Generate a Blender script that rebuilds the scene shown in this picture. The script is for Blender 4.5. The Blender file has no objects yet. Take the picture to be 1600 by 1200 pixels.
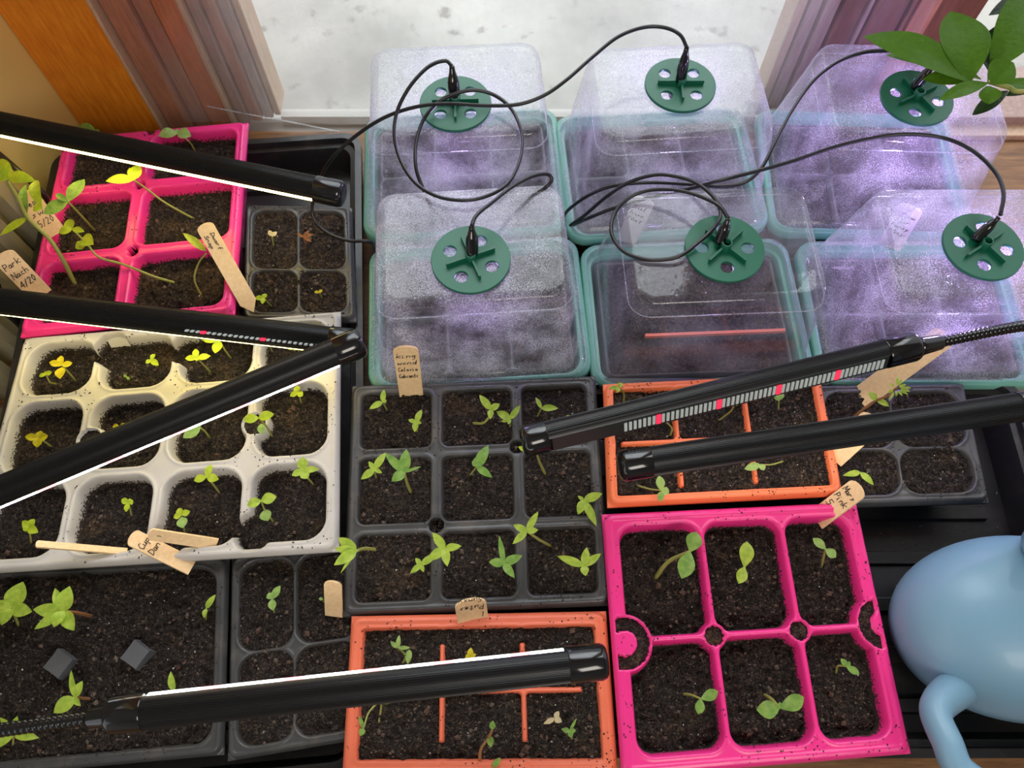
import bpy, math, random
import numpy as np
from mathutils import Vector, Matrix
random.seed(7); np.random.seed(7)
S = bpy.context.scene
COL = S.collection
PI = math.pi

# ------------------------------------------------------------------ camera, sky, light, exposure
F = 1200.0; TH = math.radians(24.2); H = 0.62
cam = bpy.data.cameras.new('camera'); cam.sensor_width = 36; cam.lens = 36*F/1600; cam.clip_start = .01
co = bpy.data.objects.new('camera', cam); COL.objects.link(co)
co.location = (0, 0, H); co.rotation_euler = (TH, 0, 0); S.camera = co
cam.dof.use_dof = True; cam.dof.focus_distance = .60; cam.dof.aperture_fstop = 12.0
W = bpy.data.worlds.new('sky'); S.world = W; W.use_nodes = True
bg = W.node_tree.nodes['Background']; bg.inputs[0].default_value = (.93, .96, 1, 1); bg.inputs[1].default_value = 1.0
def area_light(name, loc, target, sx, sy, power, color):
    l = bpy.data.lights.new(name, 'AREA'); l.shape = 'RECTANGLE'; l.size = sx; l.size_y = sy; l.energy = power; l.color = color
    o = bpy.data.objects.new(name, l); COL.objects.link(o); o.location = loc
    o.rotation_euler = (Vector(target)-Vector(loc)).to_track_quat('-Z', 'Y').to_euler(); return o
area_light('window_daylight', (.25, 1.5, 1.45), (0, .2, 0), 1.8, 1.2, 27, (.93, .97, 1))
area_light('room_fill', (.45, -1.1, 1.75), (-.2, .3, 0), .9, .9, 17, (1, .93, .84))  # unseen warm fill, added to brighten the left wall and window posts
vs = S.view_settings; vs.view_transform = 'Standard'; vs.look = 'None'; vs.gamma = 1; vs.use_curve_mapping = False
vs.exposure = 0.56
S.cycles.transparent_max_bounces = 24; S.cycles.max_bounces = 10; S.cycles.caustics_refractive = False; S.cycles.caustics_reflective = False
S.cycles.sample_clamp_indirect = 4

# ------------------------------------------------------------------ helpers
def ray(px, py):
    x = (px-800)/F; y = (600-py)/F
    return Vector((x, y*math.cos(TH)+math.sin(TH), y*math.sin(TH)-math.cos(TH)))
def P(px, py, z):
    d = ray(px, py); t = (z-H)/d.z
    return Vector((d.x*t, d.y*t, z))
def vertical_height(base, px, py, lo=.006, hi=.08):
    d = ray(px, py); r2 = d.x**2+d.y**2
    t = (base.x*d.x+base.y*d.y)/r2
    return min(max(H+d.z*t-base.z, lo), hi)
def hsh(ix, iy, s):
    v = np.sin(ix*127.1+iy*311.7+s*74.7)*43758.5453
    return v-np.floor(v)
def vn(x, y, sc, s=0):
    x = x/sc; y = y/sc; ix = np.floor(x); iy = np.floor(y); fx = x-ix; fy = y-iy
    fx = fx*fx*(3-2*fx); fy = fy*fy*(3-2*fy)
    return (hsh(ix, iy, s)*(1-fx)+hsh(ix+1, iy, s)*fx)*(1-fy)+(hsh(ix, iy+1, s)*(1-fx)+hsh(ix+1, iy+1, s)*fx)*fy
def sm(t): t = np.clip(t, 0, 1); return t*t*(3-2*t)

ROOT = {}
def wloc(o): return ROOT.get(o.name, Vector((0, 0, 0)))
def tag(o, label=None, cat=None, group=None, kind=None):
    if label: o['label'] = label
    if cat: o['category'] = cat
    if group: o['group'] = group
    if kind: o['kind'] = kind
    return o
def empty(name, loc, label=None, cat=None, group=None, kind=None):
    o = bpy.data.objects.new(name, None); COL.objects.link(o); o.location = loc; o.empty_display_size = .01
    ROOT[o.name] = Vector(loc); return tag(o, label, cat, group, kind)
def finish(o, mats, parent, off, smooth):
    me = o.data
    for m in (mats if isinstance(mats, (list, tuple)) else [mats]): me.materials.append(m)
    if smooth: me.polygons.foreach_set('use_smooth', [True]*len(me.polygons))
    COL.objects.link(o)
    if parent: o.parent = parent; ROOT[o.name] = off
    else: o.location = off; ROOT[o.name] = off
    return o
def mk(name, V, Fc, mat, parent=None, smooth=True, mi=None, kind=None, sharp=None):
    V = np.array([tuple(v) for v in V], dtype=np.float64) if not isinstance(V, np.ndarray) else V
    if parent: off = wloc(parent)
    else: off = Vector(((V[:, 0].min()+V[:, 0].max())/2, (V[:, 1].min()+V[:, 1].max())/2, V[:, 2].min()))
    me = bpy.data.meshes.new(name); V = V-np.array(off)
    me.from_pydata(V.tolist(), [], Fc); me.update()
    o = bpy.data.objects.new(name, me)
    if mi is not None: me.polygons.foreach_set('material_index', mi)
    finish(o, mat, parent, off, smooth)
    if sharp: me.set_sharp_from_angle(angle=math.radians(sharp))
    if kind: o['kind'] = kind
    return o
def mkgrid(name, PX, mat, parent=None, attr=None, kind=None, extra=None, cut=None):
    """PX: (m,n,3) world positions -> smooth grid mesh, extra=(verts,faces offset to grid) appended"""
    m, n = PX.shape[:2]; V = PX.reshape(-1, 3)
    idx = np.arange(m*n).reshape(m, n)
    q = np.stack([idx[:-1, :-1], idx[:-1, 1:], idx[1:, 1:], idx[1:, :-1]], -1).reshape(-1, 4)
    if cut is not None: q = q[~cut.ravel()[q].any(1)]
    if extra is not None:
        V = np.vstack([V, extra[0]]); q = np.vstack([q, extra[1]])
    off = wloc(parent) if parent else Vector(((V[:, 0].min()+V[:, 0].max())/2, (V[:, 1].min()+V[:, 1].max())/2, V[:, 2].min()))
    V = V-np.array(off)
    me = bpy.data.meshes.new(name); me.vertices.add(len(V)); me.vertices.foreach_set('co', V.ravel())
    me.loops.add(len(q)*4); me.loops.foreach_set('vertex_index', q.ravel().astype(np.int32))
    me.polygons.add(len(q)); me.polygons.foreach_set('loop_start', np.arange(len(q), dtype=np.int32)*4)
    me.update(calc_edges=True)
    o = bpy.data.objects.new(name, me)
    if attr is not None:
        a = me.attributes.new('dirt', 'FLOAT', 'POINT'); z = np.zeros(len(V)); z[:attr.size] = attr.ravel()
        a.data.foreach_set('value', z)
    finish(o, mat, parent, off, True)
    if kind: o['kind'] = kind
    return o
class MB:
    def __init__(s): s.V = []; s.F = []; s.M = []
    def add(s, V, Fc, mi=0):
        b = len(s.V); s.V += [tuple(v) for v in V]; s.F += [tuple(b+i for i in f) for f in Fc]; s.M += [mi]*len(Fc)
    def box(s, c, h, mi=0, R=None):
        vs = []
        for dx in (-1, 1):
            for dy in (-1, 1):
                for dz in (-1, 1):
                    v = Vector((dx*h[0], dy*h[1], dz*h[2]))
                    if R is not None: v = R @ v
                    vs.append(Vector(c)+v)
        s.add(vs, [(0, 1, 3, 2), (4, 6, 7, 5), (0, 4, 5, 1), (2, 3, 7, 6), (0, 2, 6, 4), (1, 5, 7, 3)], mi)
    def build(s, name, mat, parent=None, smooth=True, kind=None, sharp=None):
        return mk(name, np.array(s.V), s.F, mat, parent, smooth, s.M, kind, sharp)
def crom(pts, n=8):
    pts = [Vector(p) for p in pts]
    if len(pts) < 3: return [pts[0].lerp(pts[-1], i/n) for i in range(n+1)]
    out = []
    for i in range(len(pts)-1):
        p0 = pts[i-1] if i else 2*pts[0]-pts[1]; p1 = pts[i]; p2 = pts[i+1]
        p3 = pts[i+2] if i+2 < len(pts) else 2*p2-p1
        for k in range(n):
            t = k/n
            out.append(.5*((2*p1)+(p2-p0)*t+(2*p0-5*p1+4*p2-p3)*t*t+(3*p1-p0-3*p2+p3)*t**3))
    out.append(pts[-1]); return out
def tube(mb, path, r, seg=8, mi=0, cap=True, sx=1.0):
    """sweep; r number or list"""
    n = len(path); rr = r if isinstance(r, (list, tuple)) else [r]*n
    t = (path[1]-path[0]).normalized()
    a = t.orthogonal().normalized(); V = []
    for i, p in enumerate(path):
        t2 = (path[min(i+1, n-1)]-path[max(i-1, 0)])
        t2 = t2.normalized() if t2.length > 1e-9 else t
        a = (a-t2*a.dot(t2))
        a = a.normalized() if a.length > 1e-6 else t2.orthogonal().normalized()
        b = t2.cross(a); t = t2
        for k in range(seg):
            an = 2*PI*k/seg; V.append(p+a*math.cos(an)*rr[i]*sx+b*math.sin(an)*rr[i])
    Fc = [(i*seg+k, i*seg+(k+1) % seg, (i+1)*seg+(k+1) % seg, (i+1)*seg+k) for i in range(n-1) for k in range(seg)]
    if cap: Fc += [tuple(range(seg-1, -1, -1)), tuple((n-1)*seg+k for k in range(seg))]
    mb.add(V, Fc, mi)
def lathe_axis(mb, o, k, prof, seg=24, mi=0):
    """prof list of (dist along k, radius)"""
    k = k.normalized(); a = k.orthogonal().normalized(); b = k.cross(a); V = []
    for (s, r) in prof:
        for i in range(seg):
            an = 2*PI*i/seg; V.append(o+k*s+(a*math.cos(an)+b*math.sin(an))*r)
    n = len(prof)
    Fc = [(i*seg+j, i*seg+(j+1) % seg, (i+1)*seg+(j+1) % seg, (i+1)*seg+j) for i in range(n-1) for j in range(seg)]
    Fc += [tuple(range(seg-1, -1, -1)), tuple((n-1)*seg+j for j in range(seg))]
    mb.add(V, Fc, mi)
def rrect(hx, hy, r, seg=6):
    out = []; r = min(r, hx*.98, hy*.98)
    for cx, cy, a0 in ((hx-r, hy-r, 0), (-hx+r, hy-r, 90), (-hx+r, -hy+r, 180), (hx-r, -hy+r, 270)):
        for i in range(seg+1):
            a = math.radians(a0+90*i/seg); out.append((cx+r*math.cos(a), cy+r*math.sin(a)))
    return out
def loft(mb, rings, close_end=True, close_start=False, mi=0):
    n = len(rings[0]); V = [v for r in rings for v in r]
    Fc = [(i*n+j, i*n+(j+1) % n, (i+1)*n+(j+1) % n, (i+1)*n+j) for i in range(len(rings)-1) for j in range(n)]
    if close_end: Fc.append(tuple((len(rings)-1)*n+j for j in range(n)))
    if close_start: Fc.append(tuple(range(n-1, -1, -1)))
    mb.add(V, Fc, mi)
def curve_mesh(splines, ext, bev=0):
    cu = bpy.data.curves.new('c', 'CURVE'); cu.dimensions = '2D'; cu.fill_mode = 'BOTH'; cu.extrude = ext; cu.bevel_depth = bev; cu.bevel_resolution = 1
    for sp in splines:
        s = cu.splines.new('POLY'); s.points.add(len(sp)-1)
        for p, (x, y) in zip(s.points, sp): p.co = (x, y, 0, 1)
        s.use_cyclic_u = True
    o = bpy.data.objects.new('c', cu); COL.objects.link(o)
    me = bpy.data.meshes.new_from_object(o.evaluated_get(bpy.context.evaluated_depsgraph_get()))
    V = [v.co.copy() for v in me.vertices]; Fc = [tuple(p.vertices) for p in me.polygons]
    bpy.data.objects.remove(o); bpy.data.curves.remove(cu); bpy.data.meshes.remove(me)
    return V, Fc

# ------------------------------------------------------------------ materials
class NT:
    def __init__(s, name):
        s.m = bpy.data.materials.new(name); s.m.use_nodes = True; s.t = s.m.node_tree; s.n = s.t.nodes; s.l = s.t.links
        s.p = s.n['Principled BSDF']; s.out = s.n['Material Output']
    def new(s, t, **kw):
        n = s.n.new(t)
        for k, v in kw.items():
            if hasattr(n, k): setattr(n, k, v)
        return n
    def lk(s, a, b): s.l.new(a, b)
    def co(s, kind='Object'):
        n = s.new('ShaderNodeTexCoord'); return n.outputs[kind]
    def noise(s, scale, detail=3, rough=.5, vec=None, sc=None):
        n = s.new('ShaderNodeTexNoise'); n.inputs['Scale'].default_value = scale; n.inputs['Detail'].default_value = detail; n.inputs['Roughness'].default_value = rough
        v = vec if vec is not None else s.geo()
        if sc:
            mp = s.new('ShaderNodeMapping'); mp.inputs['Scale'].default_value = sc; s.lk(v, mp.inputs[0]); v = mp.outputs[0]
        s.lk(v, n.inputs['Vector']); return n.outputs['Fac']
    def geo(s):
        if not hasattr(s, '_g'): s._g = s.new('ShaderNodeTexCoord').outputs['Object']
        return s._g
    def ramp(s, fac, stops):
        n = s.new('ShaderNodeValToRGB'); e = n.color_ramp.elements
        e[0].position = stops[0][0]; e[0].color = (*stops[0][1], 1); e[1].position = stops[-1][0]; e[1].color = (*stops[-1][1], 1)
        for p, c in stops[1:-1]:
            x = e.new(p); x.color = (*c, 1)
        s.lk(fac, n.inputs[0]); return n.outputs[0]
    def fr(s, fac, a, b, c0=0., c1=1.):
        n = s.new('ShaderNodeMapRange'); n.inputs[1].default_value = a; n.inputs[2].default_value = b; n.inputs[3].default_value = c0; n.inputs[4].default_value = c1
        s.lk(fac, n.inputs[0]); return n.outputs[0]
    def mix(s, f, a, b):
        n = s.new('ShaderNodeMix', data_type='RGBA')
        for i, x in ((0, f), (6, a), (7, b)):
            if isinstance(x, bpy.types.NodeSocket): s.lk(x, n.inputs[i])
            else: n.inputs[i].default_value = x if i == 0 else (*x, 1)
        return n.outputs[2]
    def math(s, op, a, b):
        n = s.new('ShaderNodeMath', operation=op)
        for i, x in ((0, a), (1, b)):
            if isinstance(x, bpy.types.NodeSocket): s.lk(x, n.inputs[i])
            else: n.inputs[i].default_value = x
        return n.outputs[0]
    def bump(s, h, st, dist=.001):
        n = s.new('ShaderNodeBump'); n.inputs['Strength'].default_value = st; n.inputs['Distance'].default_value = dist
        s.lk(h, n.inputs['Height']); s.lk(n.outputs[0], s.p.inputs['Normal']); return n.outputs[0]
    def set(s, **kw):
        for k, v in kw.items():
            i = s.p.inputs[k.replace('_', ' ')]
            if isinstance(v, bpy.types.NodeSocket): s.lk(v, i)
            else: i.default_value = (*v, 1) if isinstance(v, tuple) and len(v) == 3 else v
        return s.m
def srgb(r, g, b):
    f = lambda c: (c/255/12.92) if c <= 10 else ((c/255+.055)/1.055)**2.4
    return (f(r), f(g), f(b))
def plastic(name, col, rough=.4, dirt=.0, spec=.5, var=.12, dust=0.):
    t = NT(name)
    c = t.mix(t.noise(60, 3), tuple(x*(1-var) for x in col), tuple(min(1, x*(1+var)) for x in col))
    if dust: c = t.mix(t.fr(t.noise(45, 4, .6), .52, .72, 0, dust), c, (.22, .18, .14))
    at = t.new('ShaderNodeAttribute', attribute_name='dirt').outputs['Fac']
    nz = t.noise(620, 3, .7); lo = t.noise(45, 2)
    f = t.math('ADD', t.math('MULTIPLY', at, .62), t.math('MULTIPLY', lo, .32))
    f = t.math('ADD', f, nz); f = t.fr(f, 1.06-dirt*.1, 1.10-dirt*.1)
    c = t.mix(f, c, (.03, .019, .012))
    t.bump(t.noise(900, 2), .08)
    return t.set(Base_Color=c, Roughness=t.fr(f, 0, 1, rough, .9), Specular_IOR_Level=spec)
def simple(name, col, rough=.5, metallic=0., spec=.5, coat=0.):
    t = NT(name); return t.set(Base_Color=col, Roughness=rough, Metallic=metallic, Specular_IOR_Level=spec, Coat_Weight=coat)
def soilmat(name, dry=.5, seed=0):
    t = NT(name)
    n0 = t.noise(330, 5, .7); n1 = t.noise(900, 3, .7); n2 = t.noise(24+seed, 5, .7); n3 = t.noise(2300, 2, .6)
    g = t.math('ADD', t.math('MULTIPLY', n0, .5), t.math('MULTIPLY', n1, .5))
    base = t.ramp(g, [(.36, (.003, .002, .002)), (.46, (.014, .0095, .008)), (.53, (.050, .035, .028)), (.60, (.135, .10, .08)), (.68, (.30, .24, .19))])
    tan = t.ramp(g, [(.36, (.012, .007, .004)), (.47, (.06, .036, .02)), (.56, (.16, .105, .06)), (.66, (.36, .26, .16))])
    c = t.mix(t.fr(n2, .60-dry*.13, .70-dry*.13, 0, .85), base, tan)
    c = t.mix(t.fr(n3, .69, .72), c, (.40, .35, .29))
    h = t.math('ADD', t.math('MULTIPLY', n0, 1.4), t.math('ADD', n1, t.math('MULTIPLY', n3, .3))); t.bump(h, 1, .004)
    return t.set(Base_Color=c, Roughness=.8, Specular_IOR_Level=.3)
def leafmat(name, a, b, tr=.35):
    t = NT(name); c = t.mix(t.fr(t.noise(260, 3), .35, .65), a, b)
    t.set(Base_Color=c, Roughness=.42, Specular_IOR_Level=.35); t.bump(t.noise(500, 2), .35)
    tb = t.new('ShaderNodeBsdfTranslucent'); t.lk(c, tb.inputs[0])
    mx = t.new('ShaderNodeMixShader'); mx.inputs[0].default_value = tr
    t.lk(t.p.outputs[0], mx.inputs[1]); t.lk(tb.outputs[0], mx.inputs[2]); t.lk(mx.outputs[0], t.out.inputs[0]); return t.m
def woodmat(name, a, b, sc=(8, 8, 1.0), scale=30, rough=.45, streak=(.02, .008, .003)):
    t = NT(name); n = t.noise(scale, 5, .6, sc=sc); n2 = t.noise(scale*6, 3, .6, sc=sc)
    c = t.mix(t.fr(n, .3, .7), a, b); c = t.mix(t.fr(n2, .58, .75, 0, .35), c, streak)
    t.bump(n2, .15); return t.set(Base_Color=c, Roughness=rough)
def emis(name, col, st, base=(.8, .8, .8)):
    t = NT(name); return t.set(Base_Color=base, Emission_Color=col, Emission_Strength=st, Roughness=.4)
def clear(name, fog, tint=(.97, .985, .99), refl=1.0, patch=18, mist=0.5, fogcol=(.83, .86, .92), streak=(1, 1, 1), bumpst=.3, rough=.06):
    """thin clear plastic with condensation"""
    t = NT(name); t.n.remove(t.p)
    tr = t.new('ShaderNodeBsdfTransparent'); tr.inputs[0].default_value = (*tint, 1)
    gl = t.new('ShaderNodeBsdfGlossy'); gl.inputs['Roughness'].default_value = rough
    lw = t.new('ShaderNodeLayerWeight'); lw.inputs[0].default_value = .5
    fz = t.math('ADD', t.math('MULTIPLY', t.math('POWER', lw.outputs['Facing'], 5.0), .9), .04)
    b = t.new('ShaderNodeBump'); b.inputs['Strength'].default_value = bumpst; b.inputs['Distance'].default_value = .001
    t.lk(t.noise(55, 3), b.inputs['Height']); t.lk(b.outputs[0], gl.inputs['Normal'])
    m1 = t.new('ShaderNodeMixShader'); t.lk(t.math('MINIMUM', t.math('MULTIPLY', fz, refl), .95), m1.inputs[0]); t.lk(tr.outputs[0], m1.inputs[1]); t.lk(gl.outputs[0], m1.inputs[2])
    df = t.new('ShaderNodeBsdfDiffuse'); df.inputs[0].default_value = (*fogcol, 1)
    tl = t.new('ShaderNodeBsdfTranslucent'); tl.inputs[0].default_value = (*fogcol, 1)
    m2 = t.new('ShaderNodeMixShader'); m2.inputs[0].default_value = .5; t.lk(df.outputs[0], m2.inputs[1]); t.lk(tl.outputs[0], m2.inputs[2])
    lo = t.noise(patch, 4, .6, sc=streak); fn = t.noise(750, 2, .6)
    f = t.math('MULTIPLY', t.fr(lo, .36, .64, .25, 1.6), fog)
    vo = t.new('ShaderNodeTexVoronoi'); vo.inputs['Scale'].default_value = 950; t.lk(t.geo(), vo.inputs['Vector'])
    dots = t.fr(vo.outputs['Distance'], .25, .5, 1.0, 1-mist)
    f = t.math('MULTIPLY', f, dots); f = t.math('MULTIPLY', f, t.fr(fn, .35, .65, .8, 1.15))
    f = t.math('MINIMUM', f, .95)
    m3 = t.new('ShaderNodeMixShader'); t.lk(f, m3.inputs[0]); t.lk(m1.outputs[0], m3.inputs[1]); t.lk(m2.outputs[0], m3.inputs[2])
    t.lk(m3.outputs[0], t.out.inputs[0]); return t.m

M = dict(
    pink=plastic('pink_plastic', srgb(236, 52, 136), .3, dirt=.35, var=.05),
    orange=plastic('terracotta_plastic', srgb(226, 112, 80), .45, dirt=.3, var=.06),
    orange2=plastic('bright_orange_plastic', srgb(240, 120, 72), .45, dirt=.3, var=.06),
    cream=plastic('cream_plastic', srgb(190, 186, 180), .42, dirt=.45, var=.05),
    black=plastic('black_cell_plastic', (.05, .05, .051), .38, dirt=.25, dust=.25),
    basin=plastic('black_basin_plastic', (.018, .018, .019), .28, dust=.12),
    teal=plastic('teal_plastic', srgb(112, 172, 156), .4, dust=.1),
    vent=plastic('green_vent_plastic', srgb(16, 98, 74), .42, var=.06),
    tube=simple('black_tube', (.008, .008, .009), .34, 0, .35),
    cap=simple('glossy_black_cap', (.006, .006, .007), .12, 0, .6),
    cable=simple('black_cable', (.008, .008, .009), .35),
    marker=woodmat('wood_marker', srgb(244, 214, 166), srgb(232, 194, 142), sc=(3, 3, 3), scale=120, rough=.6, streak=(.35, .2, .09)),
    white=simple('white_marker', (.75, .73, .72), .5),
    ink=simple('ink', (.01, .01, .012), .6),
    lime=leafmat('leaf_lime', srgb(192, 214, 84), srgb(162, 194, 68)),
    mid=leafmat('leaf_mid', srgb(150, 188, 90), srgb(120, 164, 74)),
    soft=leafmat('leaf_soft', srgb(170, 200, 112), srgb(142, 180, 92)),
    yellow=leafmat('leaf_yellow', srgb(226, 214, 40), srgb(205, 190, 40)),  # warm yellow lamp light is put into this leaf colour
    ylime=leafmat('leaf_yellow_lime', srgb(196, 212, 52), srgb(170, 196, 48)),
    brown=leafmat('leaf_brown', srgb(160, 105, 70), srgb(120, 75, 50)),
    pale=leafmat('leaf_pale', srgb(230, 215, 170), srgb(205, 185, 140)),
    stem=leafmat('stem_green', srgb(150, 165, 80), srgb(170, 160, 90), .15),
    rstem=leafmat('stem_red', srgb(170, 110, 80), srgb(150, 120, 70), .15),
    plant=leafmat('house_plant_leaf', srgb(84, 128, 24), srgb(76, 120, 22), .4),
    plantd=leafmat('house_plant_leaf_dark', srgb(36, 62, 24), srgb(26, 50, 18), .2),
    soil=soilmat('soil_dark', .35), soil_dry=soilmat('soil_dry', .9, 3), soil_wet=soilmat('soil_wet', .05, 6),
    fibre=simple('fibre', (.13, .085, .05), .7), chip=simple('bark_chip', (.075, .038, .024), .7), perlite=simple('perlite', (.75, .72, .66), .8),
    crumb=simple('crumb', (.022, .014, .009), .9),
    crumb2=simple('light_crumb', (.12, .088, .066), .9),
    post=simple('grey_post', (.10, .105, .115), .4),
    can=simple('blue_can', srgb(116, 154, 178), .42, 0, .5, .1),
    water=None,
)
M['wood1'] = woodmat('honey_wood', srgb(236, 150, 40), srgb(204, 114, 26)); M['wood2'] = woodmat('brown_wood', srgb(182, 128, 100), srgb(156, 104, 84))
M['wood3'] = woodmat('red_wood', srgb(206, 124, 70), srgb(176, 98, 60)); M['wood4'] = woodmat('grey_wood', srgb(176, 150, 138), srgb(150, 122, 114))
M['wood5'] = woodmat('tan_wood', srgb(204, 176, 148), srgb(184, 152, 124)); M['wood6'] = woodmat('dark_wood', srgb(128, 84, 66), srgb(104, 66, 52))
M['table'] = woodmat('table_wood', srgb(150, 108, 66), srgb(96, 62, 36), sc=(1, 9, 9), scale=22)

# ------------------------------------------------------------------ setting
def slab(name, x0, x1, y0, y1, z0, z1, mat, parent=None, kind='structure', bev=0):
    b = MB(); b.box(((x0+x1)/2, (y0+y1)/2, (z0+z1)/2), ((x1-x0)/2, (y1-y0)/2, (z1-z0)/2))
    o = b.build(name, mat, parent, smooth=False)
    if kind and not parent: o['kind'] = kind
    if bev:
        m = o.modifiers.new('b', 'BEVEL'); m.width = bev; m.segments = 2
    return o
t = NT('outside_concrete'); n1 = t.noise(5, 6, .6); n2 = t.noise(30, 4, .6)
c = t.ramp(n1, [(.3, srgb(148, 146, 140)), (.5, srgb(176, 174, 167)), (.7, srgb(196, 194, 187))])
c = t.mix(t.fr(n2, .60, .70, 0, .6), c, srgb(112, 102, 96))
vo = t.new('ShaderNodeTexVoronoi'); vo.inputs['Scale'].default_value = 9; t.lk(t.geo(), vo.inputs['Vector'])
c = t.mix(t.fr(vo.outputs['Distance'], .03, .09, .55, 0), c, srgb(110, 100, 96))
t.bump(n2, .1); M['concrete'] = t.set(Base_Color=c, Roughness=.85)
t = NT('cream_paint'); M['paint'] = t.set(Base_Color=t.mix(t.noise(9, 4), srgb(252, 230, 140), srgb(236, 212, 124)), Roughness=.6)
t = NT('room_paint'); M['room'] = t.set(Base_Color=(.42, .40, .37), Roughness=.8)
M['sill'] = simple('pale_sill', srgb(196, 192, 186), .6)
M['slat'] = plastic('slat_grey', srgb(150, 142, 118), .5)
slab('ground', -4, 5, .62, 7, -.13, -.10, M['concrete'])
slab('floor', -2.2, 2.4, -2.6, .58, -.74, -.72, M['room'])
slab('ceiling', -2.2, 2.4, -2.6, .62, 1.9, 1.93, M['room'])
slab('wall_back', -2.2, 2.4, -2.63, -2.6, -.74, 1.9, M['room'])
slab('wall_right', 2.4, 2.43, -2.6, .62, -.74, 1.9, M['room'])
slab('wall_left', -.475, -.452, .30, .60, -.74, 1.9, M['paint'])
slab('wall_front', -2.2, 2.4, .58, .612, -.74, -.03, M['room'])
slab('trim_1', -2.2, 2.4, .58, .64, 1.45, 1.9, M['wood2'])
def boards(name, specs, z0, z1):
    r = empty(name, (specs[0][0], .575, z0), kind='structure')
    for x0, x1, y, m in specs:
        slab('board', x0, x1-.0008, y, .64, z0, z1, M[m], r, None, .0012)
    return r
boards('trim_2', [(-.4515, -.368, .575, 'wood1'), (-.368, -.3635, .572, 'wood5'), (-.3635, -.338, .583, 'wood2'), (-.338, -.321, .589, 'wood2'), (-.321, -.298, .589, 'wood3'),
                  (-.298, -.2925, .586, 'wood5'), (-.2925, -.281, .594, 'wood4'), (-.281, -.268, .599, 'wood2'), (-.268, -.257, .603, 'wood4'), (-.257, -.2495, .607, 'wood5')], -.02, 1.45)
boards('trim_3', [(.263, .272, .607, 'wood5'), (.272, .284, .603, 'wood4'), (.284, .297, .597, 'wood4'), (.297, .318, .592, 'wood6'), (.318, .323, .588, 'wood4'), (.323, .352, .585, 'wood6'),
                  (.352, .357, .581, 'wood6'), (.357, .376, .578, 'wood2'), (.376, .398, .583, 'wood6'), (.398, .422, .587, 'wood6')], -.02, 1.45)
boards('trim_4', [(.422, 2.4, .555, 'wood5')], -.02, .006)
boards('trim_5', [(.422, 2.4, .57, 'wood4')], .006, .016)
M['glass'] = clear('window_glass', .03, (.97, .98, .98), 1.0, 8, .1, bumpst=.02, rough=.01)
for i, (x0, x1) in enumerate(((-.2495, .263), (.422, 2.3)), 1):
    w = empty('window_%d' % i, ((x0+x1)/2, .612, 0), kind='structure')
    slab('pane', x0, x1, .608, .611, -.018, 1.45, M['glass'], w, None)
    slab('window_bead', x0, x1, .603, .614, -.06, -.018, M['sill'], w, None)
# plastic insulating film stretched over the window
M['film'] = clear('plastic_film', .17, (.96, .965, .965), 1.2, 14, .1, (.8, .8, .8), streak=(1, 1, .25), bumpst=.9, rough=.12)
nx, nz = 160, 60
uu, vv = np.meshgrid(np.linspace(0, 1, nx), np.linspace(0, 1, nz))
FX = -.335+uu*.70; FZ = .012+vv*.5-.02*uu*(1-vv)
FY = .569+.0022*(vn(FX, FZ*.25, .03, 3)-.5)+.0012*(vn(FX*.6+FZ, FZ, .012, 8)-.5)
film = mkgrid('window_film', np.stack([FX, FY, FZ], -1), M['film'])
tag(film, 'clear wrinkled plastic film stretched over the window and its wooden frame', 'film')
def Py(px, py, y):
    d = ray(px, py); return Vector((d.x*y/d.y, y, H+d.z*y/d.y))
b = MB(); tube(b, crom([Py(324, 166, .567), Py(385, 178, .566), Py(450, 190, .567), Py(560, 212, .567)], 8), .0007, 6)
b.build('seam', clear('film_seam', .7, refl=2), film)
slab('table', -.75, 1.3, -.45, .568, -.03, 0, M['table'], kind=None, bev=.003)
tag(bpy.data.objects['table'], 'brown wooden shelf board that all the seed trays stand on', 'table')
r = empty('ribbed_panel', (-.455, .2, 0), 'olive grey panel of upright ribs standing left of the pink and cream trays', 'panel')
for i in range(15):
    y = -.11+i*.037
    b = MB(); rg = [(-.4515, y), (-.449, y+.004), (-.438, y+.009), (-.436, y+.018), (-.438, y+.028), (-.449, y+.033), (-.4515, y+.036)]
    loft(b, [[Vector((x, yy, z)) for x, yy in rg] for z in (0, .42)], True, True)
    b.build('slat', M['slat'], r, smooth=False)

# ------------------------------------------------------------------ drip basins
def basin(name, label, x0, x1, y0, y1, h, ridges, group=None, floor=.004, rot=0):
    cx, cy = (x0+x1)/2, (y0+y1)/2; hx, hy = (x1-x0)/2, (y1-y0)/2
    r = empty(name, (cx, cy, 0), label, 'tray', 'black drip trays')
    b = MB(); R = lambda i, z, rr=.014: [Vector((cx+x, cy+y, z)) for x, y in rrect(hx-i, hy-i, rr)]
    loft(b, [R(.006, 0), R(.000, h-.008), R(-.004, h-.008, .018), R(-.004, h, .018), R(.002, h, .014), R(.003, h-.006), R(.0075, h-.007), R(.0085, h-.010), R(.012, floor), R(.02, floor)], True, True)
    b.build('basin_wall', M['basin'], r, sharp=50)
    for k in range(ridges):
        y = y0+.03+(y1-y0-.06)*k/(ridges-1)
        b = MB(); q = [(-.006, 0), (-.0045, .0045), (.0045, .0045), (.006, 0)]
        loft(b, [[Vector((x, y+dy, floor+z)) for dy, z in q] for x in (x0+.03, x1-.03)], True, True)
        b.build('floor_ridge', M['basin'], r, smooth=False)
    r.rotation_euler.z = math.radians(rot)
    return r
basin('drip_tray', 'deep black tray under the cream and upper-left pink trays, empty corner at back', -.412, -.126, -.040, .515, .0385, 16, rot=5)
basin('drip_tray', 'wide black tray with floor ridges under the watering can and right-hand cell trays', -.092, .415, -.014, .262, .040, 7)
b = MB(); 
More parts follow.
